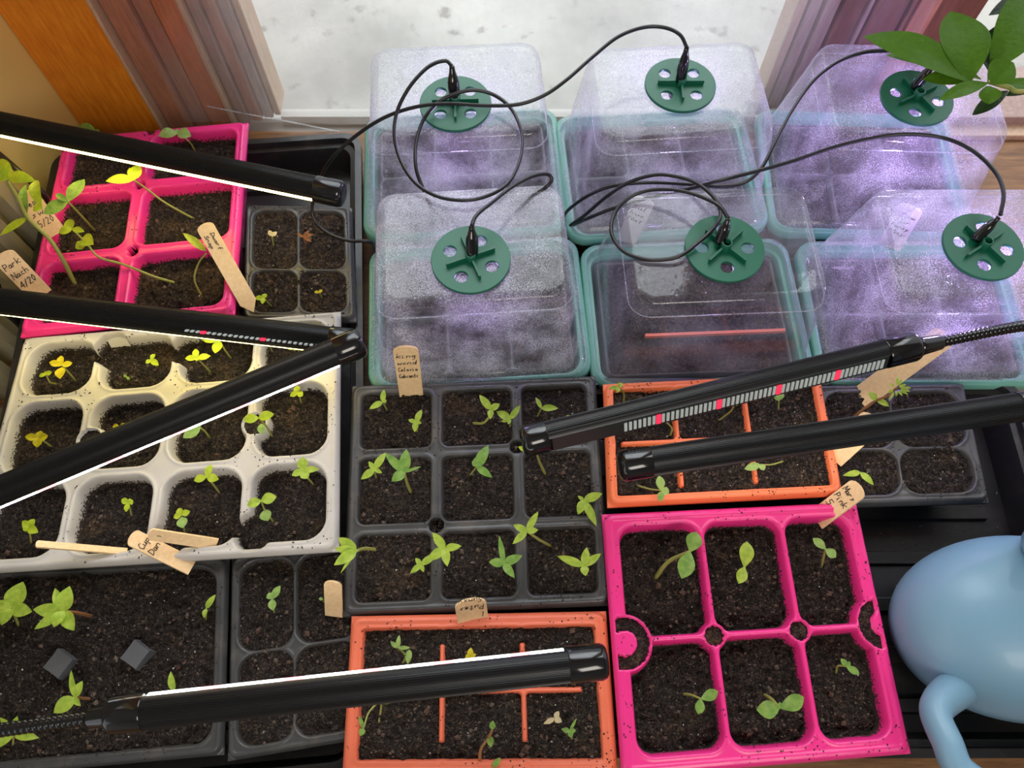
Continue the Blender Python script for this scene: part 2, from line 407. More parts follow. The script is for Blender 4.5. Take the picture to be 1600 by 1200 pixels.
for k in range(60):
    x = random.uniform(.29, .40); y = random.uniform(.03, .20)
    if random.random() < .6: x, y = .335+random.gauss(0, .012), random.uniform(.05, .2)
    lathe_axis(b, Vector((x, y, .0042+.0045*(random.random() < .3))), Vector((0, 0, 1)), [(0, .0012), (.0005, .0009), (.0008, .0003)], 7)
b.build('water_drop', clear('water', 0, refl=2.2, bumpst=0, rough=.02), bpy.data.objects['drip_tray.001'], kind='stuff')

# ------------------------------------------------------------------ cell trays
def bil(C, u, v):
    BL, BR, FR, FL = [np.array(c) for c in C]
    u = np.asarray(u)[..., None]; v = np.asarray(v)[..., None]
    return (1-v)*((1-u)*FL+u*FR)+v*((1-u)*BL+u*BR)
def invbil(C, p):
    u = v = .5; p = np.array(p)[:2]
    for _ in range(12):
        f = bil(C, u, v)[:2]-p; e = 1e-4
        J = np.stack([(bil(C, u+e, v)[:2]-bil(C, u, v)[:2])/e, (bil(C, u, v+e)[:2]-bil(C, u, v)[:2])/e], 1)
        d = np.linalg.solve(J, f); u -= d[0]; v -= d[1]
    return float(u), float(v)
def debris(root, C, Wd, Hd, zf, nf, nc, npz, rng, ncr=0, webf=None):
    b = MB(); 
    for k in range(nf):      # fibres
        u, v = rng.uniform(.06, .94), rng.uniform(.06, .94); p = Vector(bil(C, u, v)); p.z = zf(u, v)+.0012
        a = rng.uniform(0, 2*PI); L = rng.uniform(.0015, .0065); w = rng.uniform(.0001, .0002); d = Vector((math.cos(a), math.sin(a), rng.uniform(-.2, .35))); s = Vector((-math.sin(a), math.cos(a), 0))
        q = [p-d*L/2, p+Vector((0, 0, .0007))+s*L*rng.uniform(-.15, .15), p+d*L/2]
        V = []; 
        for x in q: V += [x+s*w, x-s*w, x+Vector((0, 0, w*1.6))]
        b.add(V, [(0, 2, 5, 3), (2, 1, 4, 5), (3, 5, 8, 6), (5, 4, 7, 8)], 0)
    def lump(p, r, fl, mi):
        R = Matrix.Rotation(rng.uniform(0, 6.3), 3, 'Z') @ Matrix.Rotation(rng.uniform(-.5, .5), 3, 'X')
        V = [p+R @ Vector((x*r*rng.uniform(.7, 1.2), y*r*rng.uniform(.5, 1.), z*r*fl)) for x, y, z in ((1, 0, 0), (0, 1, 0), (-1, 0, 0), (0, -1, 0), (0, 0, 1), (0, 0, -1))]
        b.add(V, [(0, 1, 4), (1, 2, 4), (2, 3, 4), (3, 0, 4), (1, 0, 5), (2, 1, 5), (3, 2, 5), (0, 3, 5)], mi)
    for k in range(nc):
        u, v = rng.uniform(.08, .92), rng.uniform(.08, .92); p = Vector(bil(C, u, v)); p.z = zf(u, v)+.0006
        lump(p, rng.choice([.001, .0014, .002, .0028]), .4, 1)
    for k in range(npz):
        u, v = rng.uniform(.08, .92), rng.uniform(.08, .92); p = Vector(bil(C, u, v)); p.z = zf(u, v)+.0008
        lump(p, rng.uniform(.0004, .0008), .9, 2)
    for k in range(nc*60):
        u, v = rng.uniform(.05, .95), rng.uniform(.05, .95); p = Vector(bil(C, u, v)); p.z = zf(u, v)+.0006
        lump(p, min(.0026, .0007*math.exp(rng.gauss(0, .5))), .8, 3 if rng.random() < .74 else 4)
    if b.V: b.build('soil_debris', [M['fibre'], M['chip'], M['perlite'], M['crumb'], M['crumb2']], root, smooth=False, kind='stuff')
    b = MB()
    n = 0; tries = 0
    while webf and n < ncr and tries < ncr*30:   # crumbs lying on the plastic
        tries += 1
        u, v = rng.uniform(.01, .99), rng.uniform(.01, .99); z, ok = webf(u, v)
        if not ok or vn(np.array(u*Wd), np.array(v*Hd), .02, 5) < .45: continue
        p = Vector(bil(C, u, v)); p.z = z+.0002; lump(p, rng.uniform(.00025, .0009), .7, 0); n += 1
    if b.V: b.build('spilled_crumbs', M['crumb'], root, smooth=False, kind='stuff')
def tray(label, quad, z, cols, rows, mat, web=.006, rad=.006, rim=.008, sd=.006, wallw=.003, holes=(), cups=(), lows=(), free=0, webdrop=0,
         smat='soil', one=False, seed=1, body=.05, res=.001, name='seed_tray', ncr=150, deb=(120, 26, 10), soilamp=1., ro=.008, cat='tray', world=None, base=.006, parent=None, junk=True, flange=.007, tilt=0):
    C = world or [P(x, y, z) for x, y in quad]
    rng = random.Random(seed)
    cen = sum((Vector(c) for c in C), Vector())/4
    r = parent or empty(name, (cen.x, cen.y, base), label, cat, 'cell trays of seedlings')
    Wd = ((Vector(C[1])-Vector(C[0])).length+(Vector(C[2])-Vector(C[3])).length)/2
    Hd = ((Vector(C[0])-Vector(C[3])).length+(Vector(C[1])-Vector(C[2])).length)/2
    cv = lambda q: invbil(C, P(q[0], q[1], z)) if world is None else q
    us = [cv(q)[0]*Wd for q in cols]; vsd = sorted(cv(q)[1]*Hd for q in rows)
    xs = [(rim if i == 0 else us[i-1]+web/2, Wd-rim if i == len(us) else us[i]-web/2) for i in range(len(us)+1)]
    ys = [(rim if i == 0 else vsd[i-1]+web/2, Hd-rim if i == len(vsd) else vsd[i]-web/2) for i in range(len(vsd)+1)]
    hol = [(cv(q)[0]*Wd, cv(q)[1]*Hd, q[2]) for q in holes]
    cup = [(cv(q)[0]*Wd, cv(q)[1]*Hd, q[2], q[3] if len(q) > 3 else 0) for q in cups]
    low = [(cv(q)[0]*Wd, cv(q)[1]*Hd, q[2]) for q in lows]
    def height(X, Y):
        d = np.full(np.shape(X), 9.)
        for x0, x1 in xs:
            for y0, y1 in ys:
                qx = np.abs(X-(x0+x1)/2)-(x1-x0)/2+rad; qy = np.abs(Y-(y0+y1)/2)-(y1-y0)/2+rad
                s = np.hypot(np.maximum(qx, 0), np.maximum(qy, 0))+np.minimum(np.maximum(qx, qy), 0)-rad
                d = np.minimum(d, s)
        for hx, hy, hr, tg in cup: d = np.maximum(d, hr-np.hypot(X-hx, Y-hy))
        din = np.minimum(np.minimum(X, Wd-X), np.minimum(Y, Hd-Y))-rim
        bw = -webdrop*sm(din/.004)
        if free: bw = bw-(sd+.004)*sm(din/.0015)*sm((free-din)/.003)
        for hx, hy, hr in low: bw = bw-(sd+.004)*sm((hr-np.hypot(X-hx, Y-hy))/.003+.5)
        bw = bw+.0007*(vn(X, Y, .01, seed)-.5)*.6+.0008*np.exp(-((d-.0012)/.001)**2)
        tt = sm(-d/wallw)
        h = bw*(1-tt)+(-(sd+.006))*tt
        edge = np.minimum(np.minimum(X, Wd-X), np.minimum(Y, Hd-Y))
        for hx, hy, hr, tg in cup:
            k = np.hypot(X-hx, Y-hy); h = np.where(k < hr, np.where((k < hr-.0012) & (k > tg) & (edge > .0035), -.006, .0004), h)
        for hx, hy, hr in hol:
            k = np.hypot(X-hx, Y-hy); h = np.where(k < hr+.0016, np.where(k < hr, -.020*sm((hr-k)/.0012), 0), h)
        qx = np.abs(X-Wd/2)-Wd/2+ro; qy = np.abs(Y-Hd/2)-Hd/2+ro
        do = np.hypot(np.maximum(qx, 0), np.maximum(qy, 0))+np.minimum(np.maximum(qx, qy), 0)-ro
        h = h-.0035*sm((do+.0022)/.0022)+.0009*np.exp(-((do+rim*.45)/.0012)**2)
        return h, d, do
    n = int(Wd/res)+1; m = int(Hd/res)+1
    u, v = np.meshgrid(np.linspace(0, 1, n), np.linspace(0, 1, m)); X = u*Wd; Y = v*Hd
    h, d, do = height(X, Y)
    G = bil(C, u, v); G[..., 2] = z+h
    dirt = np.clip((-h-.001)/sd, 0, 1)*(do < -.004)
    # skirt
    idx = np.arange(m*n).reshape(m, n)
    loop = np.concatenate([idx[0, :-1], idx[:-1, -1], idx[-1, :0:-1], idx[:0:-1, 0]])
    Vb = G.reshape(-1, 3)[loop]; cn = np.array(cen); rings = []
    for ins, zz in ((0, z-flange), (.005, z-flange), (.013, base)):
        q = Vb.copy(); dv = cn[:2]-q[:, :2]; q[:, 0] += np.clip(dv[:, 0]/(Wd/2), -1, 1)*ins*1.3; q[:, 1] += np.clip(dv[:, 1]/(Hd/2), -1, 1)*ins*1.3; q[:, 2] = zz
        rings.append(q)
    L = len(loop); ids = [loop]+[m*n+i*L+np.arange(L) for i in range(3)]; qs = []
    for a, bb in zip(ids[:-1], ids[1:]): qs.append(np.stack([a, bb, np.roll(bb, -1), np.roll(a, -1)], -1))
    mkgrid('tray_shell', G, mat, r, dirt, extra=(np.vstack(rings), np.vstack(qs)), cut=(h < -.0199) if hol and sd < .0195-.006 else None)
    # soil
    def soilz(X, Y):
        return z-sd+soilamp*(.0030*(vn(X, Y, .013, seed)-.5)+.0036*(vn(X, Y, .0055, seed+3)-.5)+.0030*(vn(X, Y, .0026, seed+5)-.5))+.0016*(vn(X, Y, .03, seed+9)-.5)
    regions = [(rim*.6, Wd-rim*.6, rim*.6, Hd-rim*.6)] if one else [(x0-web*.45, x1+web*.45, y0-web*.45, y1+web*.45) for x0, x1 in xs for y0, y1 in ys]
    sres = max(res, .0011)
    for (x0, x1, y0, y1) in regions:
        a = np.linspace(x0, x1, int((x1-x0)/sres)+2); c = np.linspace(y0, y1, int((y1-y0)/sres)+2); SX, SY = np.meshgrid(a, c)
        g = bil(C, SX/Wd, SY/Hd); g[..., 2] = soilz(SX, SY)
        mkgrid('soil', g, M[smat], r)
    for hx, hy, hr, tg in cup:
        rr_, aa_ = np.meshgrid(np.linspace(.0001, hr-.0008, 14), np.linspace(0, 2*PI, 37)); q = hx+rr_*np.cos(aa_); w = hy+rr_*np.sin(aa_)
        q = np.clip(q, .003, Wd-.003); g = bil(C, q/Wd, w/Hd); g[..., 2] = z-.0024+.0016*(vn(q, w, .0022, seed)-.5)-.001*(rr_/hr)
        mkgrid('soil', g[:, ::-1], M['soil_dry'], r)
    if junk:
        zf = lambda u, v: float(soilz(np.array(u*Wd), np.array(v*Hd)))
        def webf(u, v):
            hh, dd, do = height(np.array([u*Wd]), np.array([v*Hd])); return z+float(hh[0]), float(hh[0]) > -.0035
        debris(r, C, Wd, Hd, zf, deb[0], deb[1], deb[2], rng, ncr, webf)
    r['_'] = 0; del r['_']
    return r, C, (Wd, Hd)

tray('pink six-cell tray at upper left, leggy seedlings leaning out of it', [(98, 214), (386, 188), (364, 488), (28, 524)], .066, [(217, 288)], [(217, 289), (207, 392)], M['pink'], web=.0095, rad=.010, rim=.0085,
     sd=.012, wallw=.006, holes=[(235, 205, .0045), (218, 288, .005), (207, 392, .005)], seed=2, ncr=330, smat='soil_dry')
tray('small black four-cell tray with wilted sprouts between pink tray and empty basin', [(382, 318), (549, 321), (556, 500), (378, 500)], .046, [(466, 420)], [(467, 421)], M['black'], web=.0018, rad=.010, rim=.0075,
     sd=.0028, seed=3, smat='soil_dry', one=True, webdrop=.0006, res=.0009)
tray('large cream twelve-cell tray of yellow-green seedlings', [(36, 526), (531, 484), (528, 860), (-64, 897)], .062, [(142, 620), (268, 612), (397, 600)], [(268, 607), (244, 733)], M['cream'], web=.0062, rad=.0165, rim=.0085,
     sd=.0150, wallw=.0042, cups=[(397, 662, .0098), (139, 686, .0098)], lows=[(172, 545, .014), (287, 545, .012), (266, 838, .0125), (394, 830, .0135)], seed=4, ncr=420, smat='soil', deb=(260, 60, 16))
tray('black tray filled level with dark soil at lower left, two plastic posts poking out', [(-130, 890), (356, 868), (347, 1180), (-165, 1226)], .046, [], [], M['black'], rad=.014, rim=.0075, sd=.0042, seed=5, smat='soil_wet', one=True,
     deb=(200, 50, 45), soilamp=1.3)
_r, _C, _ = tray('black four-cell tray with diamond junctions between lower-left tray and terracotta tray', [(360, 868), (572, 841), (576, 1153), (353, 1190)], .0455, [(460, 1010)], [(460, 1010)], M['black'], web=.0010, rad=.0125, rim=.0065,
     sd=.003, seed=6, smat='soil_wet', one=True, webdrop=.0004, res=.0009)
tray('black nine-cell tray in the middle, peppery green seedlings in every cell', [(549, 601), (931, 585), (956, 945), (534, 963)], .052, [(682, 762), (811, 759)], [(682, 705), (686, 823)], M['black'], web=.0075, rad=.006, rim=.0085,
     sd=.0042, holes=[(682, 820, .0056), (808, 697, .0056)], seed=7, ncr=330, smat='soil', deb=(330, 70, 24))
tray('terracotta orange six-cell tray at the bottom edge under the black lamp', [(548, 962), (948, 954), (967, 1212), (533, 1214)], .055, [(690, 1079), (818, 1079)], [(754, 1079)], M['orange'], web=.0022, rad=.003, rim=.0095,
     sd=.0055, wallw=.002, free=.012, webdrop=.001, seed=8, smat='soil', one=True, res=.0009, deb=(220, 50, 20))
tray('pink six-cell tray at lower right beside the watering can', [(941, 802), (1340, 783), (1427, 1178), (973, 1216)], .062, [(1117, 993), (1250, 985)], [(1117, 993)], M['pink'], web=.0026, rad=.012, rim=.0105,
     sd=.0145, wallw=.004, cups=[(1117, 993, .0078), (1250, 985, .0078), (977, 1005, .0185, .0085), (1381, 974, .0185, .0085)], seed=9, ncr=260, smat='soil_wet', deb=(260, 70, 12), soilamp=1.5)
tray('bright orange six-cell tray right of centre under the lit lamp', [(943, 598), (1282, 581), (1320, 772), (950, 791)], .062, [(1060, 688), (1173, 683)], [(1117, 685)], M['orange2'], web=.0026, rad=.0035, rim=.0075,
     sd=.0055, wallw=.002, free=.006, webdrop=.001, seed=10, smat='soil_dry', one=True, res=.0009, deb=(200, 40, 24))
tray('black four-cell tray partly tucked under the bright orange tray', [(1270, 600), (1508, 598), (1549, 784), (1285, 792)], .048, [(1402, 700)], [(1402, 700)], M['black'], web=.0012, rad=.014, rim=.0078,
     sd=.0032, seed=11, smat='soil', one=True, webdrop=.0006, res=.0009)
# plastic posts that poke out of the lower-left tray's soil
pr = [o for o in bpy.data.objects if o.get('label', '').startswith('black tray filled level')][0]
for (x, y) in ((92, 1037), (212, 1023)):
    p = P(x, y, .049); b = MB(); R = []
    for s, zz in ((1.0, .0505), (1.04, .0495), (1.1, .038)):
        q = []
        for k in range(24):
            a = 2*PI*k/24; rr = .0102*s/(abs(math.cos(a))**.95+abs(math.sin(a))**.95)**(1/.95); q.append(Vector((p.x+rr*math.cos(a+.25), p.y+rr*math.sin(a+.25), zz)))
        R.append(q)
    loft(b, R[::-1]); b.build('divider_post', M['post'], pr, sharp=40)

# ------------------------------------------------------------------ propagators
M['led_violet'] = emis('violet_led', (.35, .2, 1), 8)
M['drop'] = clear('droplet', .0, (.9, .92, .95), 3.0, bumpst=0, rough=.03)
vents = [  # vent px, fog, rib angle, rotation, label, plug px top, insert colour
    ((712, 165), .42, 2, 3.5, 'propagator at back left, white-misted dome and cable looping over it'),
    ((1062, 136), .38, 0, 4, 'propagator at back centre, white-lit top and cable rising from its vent'),
    ((1430, 156), .40, 28, -2, 'propagator at back right, partly behind the house plant leaves'),
    ((736, 408), .50, 22, 4, 'propagator at front left, top grey with dense fine droplets'),
    ((1131, 391), .13, 44, 2.5, 'propagator at front centre, clearest dome with orange tray showing inside'),
    ((1533, 388), .46, 33, 0, 'propagator at front right, violet misted dome cut by the photo edge')]
FR = [False]*3+[True]*3
DC = []
for i, (vp, fog, ra, rot, lab) in enumerate(vents):
    zt = .142; c = P(vp[0], vp[1], zt); front = i > 2
    cy = (.330 if front else .4815)+(0 if i != 2 else 0); cx = c.x
    c0 = Vector((cx, cy, 0)); DC.append(c0); Rm = Matrix.Rotation(math.radians(rot), 3, 'Z')
    r = empty('propagator', (cx, cy, 0), lab, 'propagator', 'domed propagators by the window')
    hx, hy = .0935, .0735 if not front else .0715
    def ring(ins, z, rr, insy=None, dy=0):
        return [c0+Rm @ Vector((x, y+dy, z)) for x, y in rrect(hx-ins, hy-(ins if insy is None else insy), rr)]
    b = MB(); loft(b, [ring(.014, 0, .012), ring(.006, .028, .016), ring(.005, .032, .016), ring(0, .032, .018), ring(0, .040, .018), ring(.0015, .042, .018), ring(.005, .042, .016), ring(.0062, .036, .015), ring(.009, .036, .014), ring(.010, .03, .013), ring(.016, .004, .01)], True, True)
    b.build('base_tray', M['teal'], r, sharp=50)
    # cell insert with soil
    k = [c0+Rm @ Vector((sx*(hx-.013), sy*(hy-.013), .034)) for sx, sy in ((-1, 1), (1, 1), (1, -1), (-1, -1))]
    tray('', None, .034, [] if i == 4 else [(1/3, .5), (2/3, .5)], [] if i == 4 else [(.5, .5)], M['black'], web=.0035, rad=.006, rim=.0032, sd=.006 if i != 4 else .003, seed=20+i, res=.002, world=k, parent=r, base=.006, junk=False, smat='soil')
    if i == 4:
        b = MB(); b.box((P(998, 530, .038)+P(1235, 512, .038))/2, (.060, .0013, .002), 0, Rm); b.build('inner_bar', M['orange'], r, smooth=False)
    # dome
    fc = (.86, .88, .93)
    dm = clear('dome_plastic_%d' % i, fog, (.96, .975, .98), 1.0, 26 if i == 3 else 20, .55 if i in (3, 5, 2) else .3, fc)
    b = MB(); tx, ty = .0215, .0195
    if not front: ty = .021
    st = [(.0035, .043, .016, .0035), (.0035, .0455, .016, .0035), (.0085, .0465, .015, .0085), (.010, .050, .015, .010)]
    n = 7
    for q in range(1, n+1): st.append((.010+(tx-.0105)*q/n, .050+(.133-.050)*q/n, .016, .010+(ty-.0105)*q/n))
    st += [(tx+.0006, .1375, .015, ty+.0006), (tx+.002, .1405, .014, ty+.002), (tx+.0045, .142, .012, ty+.0045), (tx+.009, .142, .010, ty+.009), (tx+.03, .142, .006, ty+.026)]
    loft(b, [ring(a, z, rr, iy) for a, z, rr, iy in st])
    dome = b.build('dome', dm, r)
    # light seam ridge near the top of the dome (moulded step)
    b = MB(); q = ring(tx-.001, .128, .016, ty-.001); q.append(q[0]); tube(b, q, .00045, 5, cap=False); b.build('moulded_rib', clear('rib_plastic_%d' % i, .45, refl=2), dome)
    # droplets
    rg = random.Random(50+i); b = MB()
    def drop(p, nrm, rad):
        a = nrm.orthogonal().normalized(); c = nrm.cross(a); V = []
        for ph, s in ((0, 1), (.55, .85), (1.05, .5)):
            for q in range(7):
                an = 2*PI*q/7; V.append(p+(a*math.cos(an)+c*math.sin(an))*rad*math.cos(ph)+nrm*rad*.55*math.sin(ph))
        V.append(p+nrm*rad*.55)
        b.add(V, [(x*7+q, x*7+(q+1) % 7, (x+1)*7+(q+1) % 7, (x+1)*7+q) for x in range(2) for q in range(7)]+[(14+q, 14+(q+1) % 7, 21) for q in range(7)])
    nd = [170, 200, 380, 640, 260, 560][i]
    for q in range(nd):
        rad = min(.0019, .00035*math.exp(rg.gauss(.35, .5)))
        if rg.random() < .62:
            x, y = rg.uniform(-1, 1)*(hx-tx-.006), rg.uniform(-1, 1)*(hy-ty-.006)
            if i == 3 and rg.random() < .5: y = -(hy-ty-.004)+abs(rg.gauss(0, .008))
            if math.hypot(x, y) < .031: continue
            drop(c0+Rm @ Vector((x, y, .142)), Vector((0, 0, 1)), rad)
        else:
            tq = rg.random(); zz = .052+(.13-.052)*(1-tq*tq*.9); k2 = (zz-.05)/(.133-.05)
            iy = .010+(ty-.0105)*k2; ix = .010+(tx-.0105)*k2
            if rg.random() < .6: drop(c0+Rm @ Vector((rg.uniform(-.85, .85)*(hx-ix), -(hy-iy), zz)), Rm @ Vector((0, -1, .12)).normalized(), rad)
            else:
                s = -1 if cx > .1 else 1
                drop(c0+Rm @ Vector((s*(hx-ix), rg.uniform(-.8, .8)*(hy-iy), zz)), Rm @ Vector((s, 0, .12)).normalized(), rad)
    b.build('droplets', M['drop'], r, kind='stuff')
    # vent
    vc = Vector((c.x, c.y, .1425)); Rv = Matrix.Rotation(math.radians(ra), 3, 'Z'); R0 = .0288
    circ = lambda x, y, rr, n: [(x+rr*math.cos(2*PI*k/n), y+rr*math.sin(2*PI*k/n)) for k in range(n)]
    V, Fc = curve_mesh([circ(0, 0, R0, 56)]+[circ(.0168*math.cos(math.radians(a)), .0168*math.sin(math.radians(a)), .0052, 20) for a in (45, 135, 225, 315)], .0010, .0004)
    b = MB(); b.add([vc+Rv @ Vector((v.x, v.y, v.z+.0014)) for v in V], Fc)
    vent = b.build('vent_disc', M['vent'], r, sharp=40)
    b = MB()
    for k in range(4):
        A = Rv @ Matrix.Rotation(PI/2*k, 3, 'Z')
        b.box(vc+A @ Vector((.0103, 0, .0044)), (.0085, .0008, .0026), 0, A)
    b.build('vent_rib', M['vent'], vent, smooth=False)
    b = MB()
    pr_ = [(0, .0040), (.0072, .0040), (.0076, .0036), (.0076, .0028), (.003, .0027), (.0028, .0001)]
    lathe_axis(b, vc+Vector((0, 0, .002)), Vector((0, 0, 1)), pr_, 20); b.build('hub', M['vent'], vent, sharp=50)
    b = MB(); lathe_axis(b, vc+Vector((0, 0, .0045)), Vector((0, 0, 1)), [(0, .0026), (.0008, .0026)], 16); b.build('hub_bore', M['cap'], vent)
    # violet grow-light puck below the vent
    b = MB(); lathe_axis(b, vc+Vector((0, 0, -.010)), Vector((0, 0, 1)), [(0, .007), (.001, .008), (.007, .008), (.008, .007)], 20); pk = b.build('light_puck', M['cap'], r)
    b = MB(); lathe_axis(b, vc+Vector((0, 0, -.0112)), Vector((0, 0, 1)), [(0, .0055), (.0010, .006)], 16); b.build('led', M['led_violet'], pk)
    l = bpy.data.lights.new('violet_glow', 'POINT'); l.energy = [.07, .08, .30, .05, .04, .28][i]; l.color = (.62, .40, 1); l.shadow_soft_size = .008
    o = bpy.data.objects.new('violet_glow', l); COL.objects.link(o); o.location = vc+Vector((0, 0, -.02))

# ------------------------------------------------------------------ cables with plugs
def cable(label, pts, plug=None, r=.0015):
    W_ = [P(x, y, z) for x, y, z in pts]
    top = empty('cable', W_[0], label, 'cable', 'cables to the propagator vents')
    b = MB(); tube(b, crom(W_, 8), r, 8); b.build('cord', M['cable'], top)
    if plug:
        a = P(*plug[0]); c = P(*plug[1]); d = (c-a); L = d.length
        b = MB(); 
        n = 12; pa = [a+d*(k/n) for k in range(n+1)]
        rr = [.0034, .0040, .0041, .0041, .0041, .0041, .0041, .0040, .0036, .0029, .0023, .0020, .0018]
        tube(b, pa, rr, 10, sx=1.25); b.build('plug', M['cap'], top)
    return top
cable('black cable looping twice over the back left propagator, plugged into its vent', [(706, 103, .170), (695, 95, .172), (670, 104, .172), (642, 133, .168), (622, 170, .160), (616, 205, .155), (622, 240, .150), (640, 275, .148), (665, 298, .148), (700, 311, .148), (745, 311, .148), (790, 290, .148),
       (812, 250, .148), (815, 210, .150), (800, 172, .152), (775, 150, .154), (745, 141, .158), (715, 145, .158), (685, 160, .154), (662, 187, .150), (650, 225, .146), (650, 262, .142), (659, 290, .135), (672, 318, .12), (690, 340, .06)], [(711, 158, .147), (706, 103, .170)])
cable('black cable from the back centre vent sweeping left down into the black basin', [(1073, 74, .176), (1062, 54, .18), (1038, 43, .18), (1005, 43, .18), (965, 58, .18), (925, 90, .176), (885, 125, .172), (850, 149, .168), (810, 163, .165), (760, 165, .163), (700, 162, .162), (650, 167, .158), (600, 184, .15), (555, 213, .135), (520, 246, .12),
       (500, 280, .10), (488, 320, .08), (492, 345, .07), (512, 364, .064), (545, 376, .062), (578, 378, .06), (590, 395, .03)], [(1063, 128, .147), (1073, 74, .176)])
cable('short black cable arcing from the front left vent behind its own dome', [(737, 353, .168), (745, 336, .168), (770, 315, .165), (800, 292, .160), (830, 276, .155), (854, 272, .15), (862, 281, .146), (850, 295, .142), (830, 307, .13), (815, 325, .05)], [(738, 400, .148), (737, 353, .168)])
cable('black cable coming from behind the plant leaves and crossing down to the propagator gap', [(1480, 72, .19), (1455, 70, .185), (1400, 78, .175), (1350, 82, .168), (1310, 97, .16), (1270, 128, .155), (1237, 175, .15), (1210, 225, .145), (1190, 262, .14), (1165, 284, .135), (1130, 291, .13), (1080, 288, .125), (1020, 285, .12), (960, 290, .115), (920, 305, .10), (888, 328, .07), (878, 345, .03)],
      [(1428, 138, .147), (1460, 100, .168)])
cable('long black cable arcing over the right domes to the front right vent', [(1563, 336, .165), (1568, 302, .168), (1556, 270, .168), (1522, 237, .166), (1480, 217, .164), (1430, 210, .162), (1380, 213, .158), (1310, 228, .154), (1240, 251, .150), (1180, 268, .148), (1120, 283, .146), (1075, 295, .13), (1010, 310, .11), (954, 327, .10), (917, 342, .08), (893, 353, .04)],
      [(1523, 375, .147), (1561, 339, .163)])
cable('black cable coiled in an oval on the front centre propagator', [(891, 352, .05), (915, 335, .08), (943, 311, .11), (973, 290, .13), (1005, 277, .14), (1039, 273, .145), (1084, 284, .15), (1115, 308, .152), (1126, 334, .152), (1118, 353, .151), (1095, 376, .150), (1064, 399, .148), (1033, 406, .1455), (1002, 404, .1445), (971, 390, .143), (955, 362, .143), (962, 331, .144), (985, 308, .148),
       (1016, 297, .152), (1056, 297, .156), (1095, 307, .16), (1124, 322, .163), (1138, 341, .163)], [(1124, 380, .147), (1138, 341, .163)])

